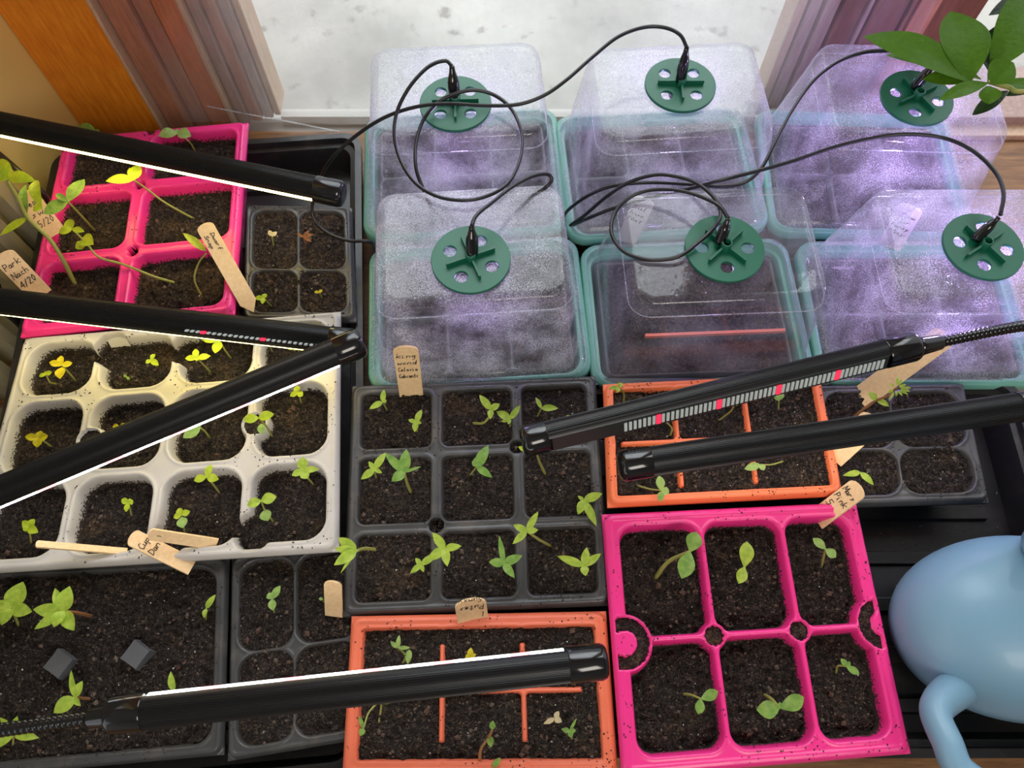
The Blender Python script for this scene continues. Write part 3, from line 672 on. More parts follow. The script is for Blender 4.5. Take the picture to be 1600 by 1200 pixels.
# ------------------------------------------------------------------ grow lamps
def lamp(label, a, b_, phi, r=.0102, col=(1, .85, .5), st=14, cap_a=None, cap_b=None, dots=None, neck=None, neck_r=.0042, lens=True, reds=()):
    A = P(*a); B = P(*b_); k = (B-A); L = k.length; k.normalize()
    dn = Vector((0, 0, -1)); dn = (dn-k*dn.dot(k)).normalized(); f = k.cross(dn)
    if f.y > 0: f = -f
    ph = math.radians(phi); ld = dn*math.cos(ph)+f*math.sin(ph); sd = k.cross(ld)
    root = empty('grow_lamp', (A+B)/2, label, 'lamp', 'black grow lamp tubes')
    T = 36; N = 160; prof = []
    for i in range(N+1):
        an = math.radians(T)+(2*PI-2*math.radians(T))*i/N
        rr = r*(1+(.022 if (i//2) % 2 else -.022)) if 12 < i < N-12 else r
        prof.append((math.cos(an)*rr, math.sin(an)*rr))
    prof.append((math.cos(math.radians(T))*r*.72, -math.sin(math.radians(T))*r*.96)); prof.append((math.cos(math.radians(T))*r*.72, math.sin(math.radians(T))*r*.96))
    b = MB(); loft(b, [[A+k*s+ld*x+sd*y for x, y in prof] for s in (0, L)], True, True)
    b.build('tube', M['tube'], root, sharp=35)
    em = emis('lamp_glow', col, st, (.9, .9, .9)) if lens else M['strip']
    if lens:
        q = []
        for i in range(9):
            an = math.radians(-T+2*T*i/8)*.98; q.append((math.cos(an)*r*(.94+.05*math.cos(an*2)), math.sin(an)*r*.94))
        q += [(r*.6, r*.45), (r*.6, -r*.45)]
        cuts = [.004]; 
        for x in reds: cuts += [x*L-.006, x*L+.006]
        cuts.append(L-.004)
        for ci in range(len(cuts)-1):
            b = MB(); loft(b, [[A+k*s+ld*x+sd*y for x, y in q] for s in cuts[ci:ci+2]], True, True); b.build('diffuser' if ci % 2 == 0 else 'red_diffuser', em if ci % 2 == 0 else M['red_lens'], root, smooth=False)
    if dots:
        q = [(r*.80, -r*.62), (r*.84, -r*.62), (r*.84, r*.62), (r*.80, r*.62)]
        if not lens:
            b = MB(); loft(b, [[A+k*s+ld*x+sd*y for x, y in q] for s in (.004, L-.004)], True, True); b.build('led_board', M['strip'], root, smooth=False)
        s0, s1, side, o1, step, red0, redn = dots; Rr = Matrix((k, ld, sd)).transposed()
        bw = MB(); n = int((s1-s0)*L/step)
        for i in range(n):
            s = s0*L+i*step
            c = A+k*s+ld*(o1*r)+sd*(side*r)
            if i % redn == red0:
                q2 = MB(); q2.box(c, (.0017, .0007, .0042), 0, Rr); q2.build('red_led', M['led_red'], root, smooth=False)
            else: bw.box(c, (.0010, .0005, .0040), 0, Rr)
        bw.build('leds', M['led_dull'], root, smooth=False, kind='stuff')
    for e, o_, dd in ((cap_a, A, -k), (cap_b, B, k)):
        if e:
            R = r*1.07; b = MB(); lathe_axis(b, o_-dd*.002, dd, [(0, R*.98), (.0006, R), (e-.004, R), (e-.0018, R*.93), (e-.0004, R*.78), (e, R*.55)], 28)
            b.build('end_cap', M['cap'], root, sharp=40)
    if neck:
        pts = [Vector(p) for p in neck]
        b = MB(); pth = crom(pts, 10)
        # resample
        acc = [0]
        for p, q in zip(pth[:-1], pth[1:]): acc.append(acc[-1]+(q-p).length)
        step = .0011; n = int(acc[-1]/step); out = []; j = 0
        for i in range(n+1):
            s = i*step
            while j < len(acc)-2 and acc[j+1] < s: j += 1
            t_ = (s-acc[j])/max(1e-9, acc[j+1]-acc[j]); out.append(pth[j].lerp(pth[j+1], t_))
        rr = [neck_r*(1.0 if (i % 3) else .80) for i in range(len(out))]
        tube(b, out, rr, 12); b.build('gooseneck', M['cap'], root)
        b = MB(); d0 = (pts[1]-pts[0]).normalized(); lathe_axis(b, pts[0]-d0*.004, d0, [(0, neck_r*1.9), (.004, neck_r*1.6), (.018, neck_r*1.35), (.020, neck_r*1.1)], 18); b.build('neck_collar', M['cap'], root)
    return root
M['red_lens'] = emis('red_lens', (1, .35, .38), 3.0, (.8, .4, .4)); M['led_red'] = emis('red_led', (1, .03, .08), .8, (.5, .02, .05)); M['led_dull'] = emis('dull_led', (.85, .95, .92), .10, (.42, .46, .44)); M['strip'] = simple('led_strip', (.022, .028, .026), .4)
warm = (1, .80, .24)
AX = lambda *p: P(*p)
lamp('uppermost lamp tube at left, running over the upper-left pink tray', (-14, 191.5, .1325), (497, 296, .115), 57, col=warm, st=9, cap_b=.024,
     neck=[P(-22, 190, .1325), P(-36, 192, .130), Vector((-.429, .37, .115)), Vector((-.429, .33, .06)), Vector((-.429, .32, .001))])
lamp('nearly level lamp tube below the upper-left pink tray, red diodes showing', (-60, 464.5, .123), (520, 532, .100), 50, col=warm, st=9, cap_b=.02, cap_a=.02, dots=(.62, .99, -1.0, .22, .0040, 3, 11),
     neck=[P(-84, 462, .123), P(-96, 461, .122), Vector((-.429, .22, .10)), Vector((-.429, .18, .05)), Vector((-.429, .17, .001))])
lamp('diagonal lamp tube crossing the cream tray from lower left', (-100, 810, .135), (530, 549, .140), 56, col=(.93, .97, 1), st=6, reds=(.25, .41, .57, .73, .89), cap_b=.020, cap_a=.02,
     neck=[P(-125, 820, .135), P(-160, 836, .132), Vector((-.415, .06, .11)), Vector((-.427, .02, .05)), Vector((-.427, .01, .001))])
lamp('lamp tube at the bottom reaching over the terracotta tray', (222, 1112, .128), (893, 1039, .125), -92, col=(.93, 1, .98), st=4, reds=(.16, .35, .53, .70, .88), cap_b=.024, cap_a=.022,
     neck=[P(180, 1117, .128), P(110, 1126, .128), P(0, 1141, .128), P(-120, 1160, .12), Vector((-.56, -.12, .06)), Vector((-.58, -.13, .001))])
lamp('slanting lamp tube with visible white and red diodes at right', (850, 683, .120), (1385, 552, .125), 112, cap_a=.018, cap_b=.026, dots=(.22, .98, 0, .86, .0034, 7, 13), lens=False,
     neck=[P(1440, 541, .126), P(1480, 532, .126), P(1600, 509, .127), P(1720, 500, .12), Vector((.58, .27, .06)), Vector((.60, .27, .001))])
lamp('all-black lamp tube lying parallel in front of the diode lamp at right', (1012, 722, .118), (1592, 636, .120), 8, col=(1, .93, .82), st=4, cap_a=.022, cap_b=.024,
     neck=[P(1625, 631, .12), P(1670, 625, .12), Vector((.56, .25, .10)), Vector((.60, .25, .03)), Vector((.61, .25, .001))])

# ------------------------------------------------------------------ handwriting strokes
GL = {'k': [[(0, 0), (0, 1)], [(.5, .6), (.05, .3), (.5, 0)]], 'i': [[(.1, .5), (.1, 0), (.25, .05)], [(.1, .75), (.12, .8)]], 'n': [[(0, .5), (0, 0)], [(0, .3), (.2, .5), (.4, .4), (.42, 0)]],
      'g': [[(.4, .45), (.1, .5), (.05, .2), (.35, .15), (.4, .5), (.4, -.3), (.1, -.4)]], 'a': [[(.4, .45), (.1, .5), (.05, .1), (.3, .05), (.4, .45), (.45, 0)]], 'd': [[(.4, .4), (.1, .45), (.05, .1), (.35, .05), (.42, 1), (.45, 0)]],
      'o': [[(.2, .5), (.02, .25), (.2, 0), (.4, .25), (.2, .5)]], 'w': [[(0, .5), (.1, 0), (.25, .35), (.4, 0), (.5, .5)]], 'C': [[(.5, .85), (.2, .95), (0, .5), (.2, 0), (.55, .1)]], 'e': [[(.03, .25), (.38, .3), (.2, .5), (.02, .25), (.2, 0), (.42, .1)]],
      'l': [[(.1, 1), (.1, 0), (.2, .05)]], 's': [[(.35, .45), (.1, .45), (.3, .2), (.02, .02)]], 'u': [[(0, .5), (.05, .05), (.3, .05), (.4, .5), (.42, 0)]], 'b': [[(0, 1), (0, 0), (.35, .1), (.3, .45), (0, .35)]], 'c': [[(.4, .45), (.1, .45), (.05, .1), (.4, .05)]],
      't': [[(.2, .9), (.2, 0), (.35, .05)], [(0, .6), (.4, .6)]], 'D': [[(0, 0), (0, 1), (.5, .7), (.5, .25), (0, 0)]], 'r': [[(0, .5), (0, 0)], [(0, .3), (.15, .5), (.35, .45)]], 'f': [[(.4, .95), (.2, .9), (.15, -.1)], [(0, .5), (.35, .5)]],
      'S': [[(.5, .85), (.15, .9), (.1, .6), (.45, .35), (.35, .02), (0, .1)]], 'p': [[(0, .5), (0, -.4)], [(0, .4), (.35, .45), (.3, .05), (0, .1)]], 'P': [[(0, 0), (0, 1), (.45, .85), (.4, .5), (0, .45)]], 'M': [[(0, 0), (.05, 1), (.3, .3), (.55, 1), (.6, 0)]],
      'N': [[(0, 0), (0, 1), (.5, 0), (.5, 1)]], 'h': [[(0, 1), (0, 0)], [(0, .3), (.2, .5), (.4, .4), (.42, 0)]], 'E': [[(.5, 1), (0, 1), (0, 0), (.5, 0)], [(0, .5), (.4, .5)]], '5': [[(.45, 1), (.05, 1), (.05, .6), (.4, .5), (.35, .05), (0, 0)]],
      '/': [[(0, -.1), (.4, 1)]], '2': [[(0, .8), (.2, 1), (.4, .75), (0, 0), (.45, 0)]], '0': [[(.2, 1), (0, .5), (.2, 0), (.4, .5), (.2, 1)]], '4': [[(.35, 0), (.35, 1), (0, .35), (.5, .35)]], 'm': [[(0, .5), (0, 0)], [(0, .3), (.15, .5), (.25, .3), (.25, 0)], [(.25, .3), (.4, .5), (.52, .3), (.52, 0)]],
      'A': [[(0, 0), (.25, 1), (.5, 0)], [(.1, .4), (.4, .4)]], 'y': [[(0, .5), (.2, .05)], [(.42, .5), (.05, -.4)]], '-': [[(0, .4), (.5, .45)]], 'x': [[(0, .5), (.35, 0)], [(.35, .5), (0, 0)]], ' ': []}
def marker(label, base, tip, wpx, zb, zt, lines=(), roll=0, flip=False, across=True, lh=None, start=.12, pts=False, mat='marker', th=.0016, inv=False):
    """base/tip: pixel centres of the two ends; the blade faces the camera, rolled about its axis; lines of writing"""
    A = P(base[0], base[1], zb); B = P(tip[0], tip[1], zt); ax = B-A; L = ax.length; ax.normalize()
    mid = (A+B)/2; view = (Vector((0, 0, H))-mid).normalized(); side = ax.cross(view).normalized()
    side = Matrix.Rotation(math.radians(roll), 3, ax) @ side; nrm = side.cross(ax).normalized()
    if nrm.dot(view) < 0: nrm = -nrm
    depth = (mid-Vector((0, 0, H))).length; w = wpx*depth/F/2
    out = [(-w, 0), (w, 0)] if not pts else [(-w, L*.06), (0, -L*.06), (w, L*.06)]
    rt = w*.55
    for k in range(9):
        a = PI*k/8; out.append((w*math.cos(a)*1.0, L-rt+rt*math.sin(a)))
    V, Fc = curve_mesh([out], th/2, .0002)
    root = empty('plant_marker', A, label, 'marker', 'wooden plant markers')
    b = MB(); b.add([A+side*v.x+ax*v.y+nrm*v.z for v in V], Fc); b.build('stake', M[mat], root, sharp=40)
    if lines:
        b = MB(); n = len(lines); 
        # reading direction: along side (across) stacked from the tip, or along the axis
        if across: u = side.copy(); dnv = -ax; org = A+ax*(L*(1-start)); span = 2*w*.82; o0 = -w*.82
        else: u = -ax.copy(); dnv = (side if (-ax).cross(side).dot(nrm) < 0 else -side); org = A+ax*(L*(1-start)); span = L*.8; o0 = 0
        if across and u.cross(-dnv).dot(nrm) < 0: u = -u
        if inv: u = -u; dnv = -dnv; org = A+ax*(L*.25)
        h = lh or (L*.14 if across else 2*w/(n+.6))
        if not across: org = org-dnv*(w*.75)
        for li, tx in enumerate(lines):
            cw = sum(.62 for _ in tx); s = min(h*.95, span/max(1, cw))*1.0; x = o0
            for ch in tx:
                for stt in GL.get(ch, []):
                    pth = [org+u*(x+px*s*1.0+py*s*.15)+dnv*(h*(li+.85)-py*h*.62)+nrm*(th/2+.00045) for px, py in stt]
                    for p, q in zip(pth[:-1], pth[1:]):
                        d = (q-p); 
                        if d.length < 1e-6: continue
                        d.normalize(); sv = d.cross(nrm)*.00028
                        b.add([p-sv-d*.0001, p+sv-d*.0001, q+sv+d*.0001, q-sv+d*.0001], [(0, 1, 2, 3)])
                x += .62*s
        if b.V: b.build('handwriting', M['ink'], root, smooth=False)
    return root
marker('upright wooden marker with four written lines at the back of the nine-cell tray', (643, 618), (633, 541), 37, .047, .104, ['king', 'wond', 'Celosia', 'Cubcants'], lh=.0078, start=.09, roll=-6)
marker('long golden wooden marker leaning from the upper-left pink tray onto the small black tray', (392, 480), (318, 350), 24, .058, .098, ['Dwarf', 'Snap'], across=False, pts=True)
marker('pale wooden marker behind the tall curled seedling at left edge', (88, 366), (36, 300), 26, .066, .10, ['Peas', 'sw', '5/20'], across=True, lh=.009)
marker('pale wooden marker at left edge just above the second lamp', (66, 462), (2, 396), 27, .066, .105, ['Park', 'Nach', '4/20'], across=True, lh=.009)
marker('wooden marker lying flat over the front rim of the cream tray, twice-lined writing', (300, 886), (203, 838), 23, .054, .080, ['Cup', 'Dan'], across=True, lh=.008, roll=15)
marker('narrow wooden marker seen edge-on in the front left of the cream tray', (198, 862), (56, 850), 9, .058, .088, roll=30)
marker('wooden marker with an ink smudge right of the crossing marker, cream tray front', (338, 850), (232, 834), 17, .058, .085, ['-'], across=False, roll=-30)
marker('short blank wooden marker at the front left corner of the nine-cell tray', (522, 962), (520, 908), 26, .046, .066, roll=-22)
marker('short wooden marker with upside-down writing at the back of the terracotta tray', (740, 976), (734, 936), 46, .050, .072, ['l', 'Putes', 'Sunxy'], lh=.0075, start=.2, inv=True)
marker('plain wooden marker rising behind the diode lamp at right', (1342, 624), (1480, 522), 32, .044, .095)
marker('wooden marker passing beneath the all-black lamp at right', (1300, 715), (1368, 652), 34, .058, .088)
marker('wooden marker with dark writing at the back right corner of the lower-right pink tray', (1276, 812), (1345, 760), 30, .050, .080, ['Mars', 'Pink', '5'], roll=-22, lh=.008)
marker('white marker inside the front centre propagator', (978, 378), (1008, 310), 30, .04, .11, ['Sal', 'bux', 'Nat'], lh=.009, mat='white')
marker('white marker inside the front right propagator tinted violet', (1390, 385), (1425, 322), 30, .045, .11, ['Flow', 'Sar', 'Pansy', 'May'], lh=.009, mat='white')

# ------------------------------------------------------------------ seedlings
def leaf(mb, b0, tip, w, zc=0., cup=.18, blunt=.75, nrmv=None, mi=0, nu=8, nv=5):
    a = tip-b0; L = a.length; 
    if L < 1e-5: return
    up = nrmv or Vector((0, -.15, 1)); s = a.cross(up)
    s = s.normalized() if s.length > 1e-6 else Vector((1, 0, 0)); n = s.cross(a).normalized(); V = []
    for i in range(nu):
        t = i/(nu-1); ww = w/2*max(0.03, math.sin(PI*min(1, (t**blunt)*.985+.015))**.8)
        arch = L*zc*math.sin(PI*t)
        for j in range(nv):
            q = (j/(nv-1))*2-1
            V.append(b0+a*t+s*q*ww+n*(arch+abs(q)*ww*cup))
    mb.add(V, [(i*nv+j, i*nv+j+1, (i+1)*nv+j+1, (i+1)*nv+j) for i in range(nu-1) for j in range(nv-1)], mi)
SN = [0]
GRP = {.053: 'seedlings in the upper-left pink tray', .043: 'sprouts in the small black tray', .050: 'seedlings in the cream tray', .042: 'seedlings in the level black tray', .041: 'seedlings in the diamond-junction tray', .048: 'seedlings in the nine-cell tray',
       .0495: 'seedlings in the terracotta tray', .0475: 'seedlings in the lower-right pink tray', .0565: 'seedlings in the bright orange tray', .045: 'seedlings in the tucked black tray'}
def seedling(label, zs, stem, leaves, mat='lime', smat='stem', sr=.0007, h=None, cat='seedling', blunt=.8, zmax=.045, rise=.12, name='seedling'):
    """stem: pixel polyline from soil to node; leaves: (tip x, tip y, width px[, base x, base y])"""
    SN[0] += 1; rg = random.Random(SN[0])
    B = P(stem[0][0], stem[0][1], zs); nx, ny = stem[-1]
    hh = h if h is not None else vertical_height(B, nx, ny, .007, zmax)
    root = empty(name, B, label, cat, GRP[zs])
    pts = []
    for i, (x, y) in enumerate(stem):
        f = i/(len(stem)-1) if len(stem) > 1 else 1
        pts.append(P(x, y, zs-.002*(i == 0)+hh*f**.8))
    if len(pts) == 1: pts = [P(nx, ny, zs-.002), P(nx, ny, zs+hh)]
    pts2 = crom(pts, 6)
    b = MB(); n = len(pts2); tube(b, pts2, [sr*(1.15-.35*i/n) for i in range(n)], 6); b.build('stem', M[smat], root)
    zn = zs+hh
    for lf in leaves:
        x, y, w = lf[:3]; bx, by = (lf[3], lf[4]) if len(lf) > 4 else (nx, ny)
        m = lf[5] if len(lf) > 5 else mat
        # height at the leaf base along the stem
        f = 1.0
        if len(lf) > 4:
            d = [math.hypot(bx-q[0], by-q[1]) for q in stem]; f = (d.index(min(d))/(max(1, len(stem)-1)))**.8 if len(stem) > 1 else 1
            f = max(f, .45)
        zb = zs+hh*f; b0 = P(bx, by, zb); L = (P(x, y, zb)-b0).length
        tip = P(x, y, zb+L*rise*rg.uniform(-.6, 1.4)); ww = w*(b0-Vector((0, 0, H))).length/F
        b = MB(); leaf(b, b0, tip, ww, zc=rg.uniform(.02, .14), cup=rg.uniform(.05, .3), blunt=blunt); b.build('leaf', M[m], root)
    return root
zA = .053; zB = .043; zC = .050; zD = .042; zE = .041; zF = .048; zG = .0495; zH = .0475; zI = .0565; zJ = .045
sd = seedling
sd('seedling half hidden behind the uppermost lamp, upper-left pink tray', zA, [(158, 232), (150, 208)], [(120, 199, 16), (152, 202, 10)], 'mid')
sd('two-leaf seedling by the top right of the upper-left pink tray, above the lamp', zA, [(308, 242), (296, 222), (277, 208)], [(248, 212, 17), (299, 213, 17), (277, 201, 6)], 'soft', blunt=1)
sd('seedling just under the uppermost lamp with a long pale stem', zA, [(305, 343), (260, 318), (230, 296), (209, 281)], [(165, 283, 15), (217, 257, 19), (202, 262, 9)], 'ylime', zmax=.05, sr=.0009)
sd('seedling with two broad dull green leaves on left of the upper-left pink tray', zA, [(149, 362), (128, 338), (106, 315)], [(132, 280, 21), (68, 334, 21), (87, 303, 9)], 'mid', blunt=1, sr=.0009)
sd('tall seedling at left edge with a curled bright leaf and thick yellow stem', zA, [(119, 448), (98, 405), (76, 372), (44, 341), (28, 310), (12, 284)],
   [(56, 283, 18, 14, 278), (66, 328, 15, 56, 282), (52, 330, 12, 66, 322), (2, 248, 20, 14, 280), (-20, 262, 24, 14, 280), (0, 368, 12, 42, 340), (41, 288, 12, 42, 335, 'mid'), (0, 312, 14, -12, 300)], 'ylime', 'stem', sr=.0017, zmax=.085, h=.075)
sd('seedling trailing a long pale stem across the upper-left pink tray', zA, [(277, 443), (240, 432), (195, 414), (155, 402), (135, 380), (113, 358)],
   [(146, 382, 20, 128, 372), (118, 388, 14, 134, 380), (92, 364, 13), (106, 343, 14), (132, 362, 9)], 'ylime', sr=.0011, h=.035, blunt=1)
sd('seedling curving up beside the long golden marker', zA, [(317, 466), (304, 438), (310, 412), (322, 396)], [(286, 364, 12, 322, 392)], 'lime', h=.03, sr=.0009)
sd('tiny yellow sprout in the back left cell of the small black tray', zB, [(428, 386), (425, 369)], [(420, 360, 7), (433, 362, 7)], 'pale', zmax=.012)
sd('wilted brown sprout in the back right cell of the small black tray', zB, [(478, 384), (474, 370)], [(463, 365, 5), (490, 366, 7), (487, 378, 6), (483, 360, 5)], 'brown', 'rstem', zmax=.012)
sd('yellow-green sprout in the front left cell of the small black tray', zB, [(425, 480), (412, 466)], [(397, 466, 8), (416, 459, 8), (410, 475, 8)], 'ylime', zmax=.015)
sd('pale sprout in the front right cell of the small black tray', zB, [(504, 466), (498, 457)], [(491, 456, 5), (504, 453, 5)], 'yellow', zmax=.012)
C_ = lambda lab, stem, lv, m='ylime', sm_='stem', **k: seedling(lab, zC, stem, lv, m, sm_, blunt=1.0, **k)
C_('yellow four-leaved seedling in the back left cell of the cream tray', [(118, 595), (108, 583), (97, 571)], [(77, 566, 9), (113, 567, 9), (95, 556, 10), (94, 592, 14, 97, 574)], 'yellow')
C_('little seedling left of the yellow one, back left cell of the cream tray', [(88, 600), (78, 597), (72, 585)], [(61, 588, 6), (81, 581, 7), (71, 580, 5)], 'ylime')
C_('small yellow-green seedling in the second back cell of the cream tray', [(246, 574), (236, 562)], [(242, 553, 7), (228, 568, 7), (248, 571, 9)])
C_('minute sprout in the middle of the second back cell, cream tray', [(201, 594), (198, 589)], [(193, 586, 4), (203, 593, 4)], 'mid')
C_('seedling with three small leaves in the third back cell of the cream tray', [(329, 582), (318, 570), (308, 560)], [(305, 545, 10), (289, 560, 9), (329, 556, 10), (307, 564, 6)])
C_('seedling with its tip hidden by the nearly level lamp, third back cell', [(361, 560), (352, 548), (343, 532)], [(316, 531, 12), (351, 523, 9), (336, 552, 15)])
C_('seedling below the red diodes, left one in the back right cell', [(426, 550), (418, 534)], [(409, 539, 8), (430, 537, 8)])
C_('seedling below the red diodes, right one in the back right cell', [(468, 552), (462, 541)], [(449, 545, 10), (474, 538, 8), (460, 548, 8)])
C_('yellow seedling in the left cell of the cream tray middle row', [(81, 698), (62, 685)], [(39, 682, 10), (75, 681, 11), (64, 673, 10), (58, 699, 13)], 'yellow')
C_('two yellow leaves peeping above the diagonal lamp', [(190, 675), (187, 668)], [(176, 666, 8), (199, 662, 7)], 'yellow')
C_('seedling below the diagonal lamp in the third cell of the middle row', [(328, 684), (320, 674), (313, 668)], [(298, 659, 17), (286, 684, 17)], 'soft')
C_('small seedling at upper right of the cream tray middle row', [(471, 630), (466, 613)], [(463, 603, 10), (453, 619, 9), (473, 619, 10)])
C_('seedling leaning over the round cup of the cream tray', [(426, 683), (415, 665), (404, 653)], [(380, 656, 15), (428, 647, 15), (410, 679, 12, 408, 662, 'soft')])
C_('three-leaf seedling in the front row third cell of the cream tray', [(343, 770), (333, 757), (323, 745)], [(331, 726, 11), (303, 751, 12), (342, 749, 13)])
C_('green four-leaved seedling in the front right cell of the cream tray', [(490, 757), (482, 748), (473, 735)], [(473, 714, 17), (456, 743, 11), (481, 748, 16), (499, 733, 10)], 'lime')
C_('large-leaved seedling beside the broken divider, front right cell', [(427, 815), (414, 797), (408, 782)], [(386, 790, 15), (432, 776, 17), (419, 814, 18, 413, 797, 'soft')], 'lime')
C_('seedling right of the short broken divider above the markers', [(289, 832), (283, 804)], [(279, 794, 10), (297, 799, 10), (271, 809, 9), (286, 825, 16, 284, 808, 'soft')])
C_('small three-leaf seedling in the second cell of the cream tray front row', [(206, 806), (201, 786)], [(190, 780, 9), (208, 782, 10), (197, 800, 8)])
C_('seedling in the front left cell of the cream tray', [(49, 848), (45, 823)], [(35, 814, 9), (54, 811, 10), (36, 829, 9), (60, 832, 12)])
D_ = lambda lab, stem, lv, m='lime', sm_='stem', **k: seedling(lab, zD, stem, lv, m, sm_, **k)
D_('broad-leaved seedling at left edge of the level black tray', [(30, 978), (18, 950)], [(36, 909, 28), (50, 956, 18), (2, 977, 16), (-12, 944, 16)], sr=.001)
D_('many-leaved seedling with a reddish stem in the level black tray', [(144, 963), (122, 958), (100, 955)], [(52, 952, 18), (109, 916, 24), (86, 919, 14), (84, 980, 17), (116, 985, 19), (54, 983, 14)], 'lime', 'rstem', sr=.0014)
D_('seedling beside the lower plastic post in the level black tray', [(143, 1092), (117, 1090)], [(84, 1114, 19), (129, 1064, 13), (111, 1047, 8), (126, 1103, 8)], 'lime', 'rstem', sr=.001)
D_('narrow two-leaf seedling near the right rim of the level black tray', [(322, 968), (322, 951)], [(337, 929, 9), (319, 966, 7)], 'lime')
D_('single upright leaf just above the bottom lamp', [(271, 1092), (272, 1080)], [(267, 1049, 10)], 'lime')
D_('seedling half under the gooseneck at the lower left edge', [(20, 1168), (22, 1140)], [(61, 1153, 14), (-2, 1168, 14), (27, 1119, 9), (0, 1121, 8)], 'lime')
seedling('small round-leaved seedling in the four-cell tray with diamond junctions', zE, [(429, 960), (425, 936)], [(438, 915, 11), (420, 926, 11), (427, 954, 12)], 'soft', blunt=1)
seedling('tiny leaf beside the short blank marker', zE, [(506, 942), (504, 936)], [(498, 935, 5)], 'soft')
F_ = lambda lab, stem, lv, m='lime', sm_='stem', **k: seedling(lab, zF, stem, lv, m, sm_, **k)
F_('seedling left of the written marker in the nine-cell tray', [(605, 641), (598, 628)], [(577, 639, 10), (600, 609, 9), (604, 625, 7)])
F_('small upright seedling below the written marker', [(652, 676), (650, 660)], [(659, 640, 10), (638, 656, 7), (648, 675, 10), (659, 661, 6)])
F_('seedling with a bent pale stem in the back middle cell', [(738, 661), (755, 661), (765, 650), (767, 640)], [(749, 617, 12), (781, 631, 11), (766, 655, 10)], sr=.001, h=.022)
F_('seedling touching its neighbour near the back middle divider', [(797, 668), (797, 655)], [(813, 633, 10), (776, 643, 13), (794, 663, 6), (783, 659, 6)])
F_('two-leaf seedling in the back right cell of the nine-cell tray', [(839, 651), (846, 638)], [(837, 621, 7), (872, 638, 11)])
F_('tiny leaf tip showing above the diode lamp in the nine-cell tray', [(892, 660), (891, 652)], [(884, 650, 5), (898, 649, 4)])
F_('left seedling of the pair in the middle row left cell', [(588, 748), (585, 733)], [(603, 707, 12), (564, 749, 12), (576, 721, 8), (597, 739, 7)])
F_('large seedling with dark-spotted leaves in the middle row left cell', [(642, 769), (636, 755), (632, 738)], [(635, 702, 18), (602, 708, 14), (612, 752, 16), (658, 729, 5)], 'mid', sr=.0012)
F_('seedling with stacked oval leaves in the centre cell of the nine-cell tray', [(734, 743), (745, 729)], [(763, 696, 17), (759, 722, 16, 738, 722, 'mid'), (769, 746, 12), (738, 720, 8)], 'mid')
F_('leafless yellow stem sticking out below the diode lamp cap', [(852, 741), (843, 722), (838, 706)], [(828, 704, 5), (844, 702, 5), (810, 698, 8, 822, 704)], 'ylime', sr=.001)
F_('seedling at the right rim of the nine-cell tray middle row', [(902, 774), (912, 782)], [(941, 771, 14), (903, 804, 14), (932, 822, 13), (903, 775, 6)])
F_('seedling with a long slanting stem in the front row by the right divider', [(860, 853), (842, 843), (823, 830)], [(841, 799, 11), (802, 820, 11), (801, 850, 11), (841, 828, 10)], sr=.001)
F_('seedling leaning out over the left rim of the nine-cell tray', [(590, 859), (570, 857), (557, 861)], [(529, 840, 17), (523, 857, 14), (522, 883, 17), (532, 896, 5)], 'lime', sr=.0013, h=.03)
F_('seedling in front of the large round hole in the nine-cell tray', [(693, 872), (695, 857)], [(676, 832, 14), (721, 853, 12), (699, 885, 14), (667, 876, 15)])
F_('little seedling touching the one in front of the large hole', [(652, 888), (658, 882)], [(641, 896, 9), (649, 872, 8), (683, 866, 11), (662, 894, 7)])
F_('four-leaved seedling in the front middle cell of the nine-cell tray', [(788, 892), (787, 880)], [(780, 837, 9), (764, 878, 14), (816, 868, 14), (804, 903, 13)], 'mid')
F_('four-leaved seedling in the front right cell of the nine-cell tray', [(913, 897), (912, 884)], [(871, 869, 13), (917, 855, 13), (939, 865, 12), (915, 900, 13)])
G_ = lambda lab, stem, lv, m='mid', sm_='stem', **k: seedling(lab, zG, stem, lv, m, sm_, **k)
G_('curly thin seedling in the back left cell of the terracotta tray', [(629, 1036), (634, 1025), (622, 1012)], [(610, 1002, 7), (624, 992, 7), (641, 1012, 6), (637, 1038, 10, 640, 1015)], 'soft')
G_('yellow sprout peeping over the bottom lamp', [(735, 1036), (734, 1026)], [(727, 1029, 10), (736, 1012, 9), (744, 1022, 7)], 'yellow')
G_('thin trailing seedling along the left rim of the terracotta tray', [(592, 1130), (595, 1098), (577, 1112), (568, 1138)], [(563, 1150, 9), (561, 1118, 6), (613, 1098, 4, 595, 1098)], 'mid', h=.018)
G_('bent brown-stemmed seedling at the bottom edge', [(750, 1198), (751, 1172), (764, 1152), (769, 1140)], [(770, 1126, 9), (767, 1168, 10, 766, 1150)], 'mid', 'rstem', h=.03, sr=.001)
G_('green leaf tip poking up at the bottom edge', [(768, 1206), (770, 1198)], [(782, 1184, 9)], 'mid')
G_('cream-coloured papery sprout in the front right cell', [(868, 1130), (867, 1122)], [(849, 1131, 7), (873, 1111, 8), (878, 1128, 9)], 'pale')
G_('small green seedling right of the papery sprout', [(895, 1160), (890, 1142)], [(877, 1139, 7), (893, 1153, 8), (901, 1122, 4), (900, 1141, 7)], 'mid')
H_ = lambda lab, stem, lv, m='soft', sm_='stem', **k: seedling(lab, zH, stem, lv, m, sm_, blunt=1.15, **k)
H_('thick-stemmed seedling with two fat leaves, back left cell of the lower pink tray', [(1024, 903), (1044, 878), (1078, 862)], [(1088, 831, 25), (1065, 904, 26)], 'mid', sr=.0016, h=.035)
H_('seedling with one tall folded leaf, back middle cell of the lower pink tray', [(1161, 898), (1163, 886)], [(1167, 846, 22), (1154, 912, 17)], 'lime', sr=.0012, h=.022)
H_('small two-leaf seedling in the back right cell of the lower pink tray', [(1283, 886), (1290, 858)], [(1270, 841, 13), (1306, 871, 14)], 'soft', sr=.0009)
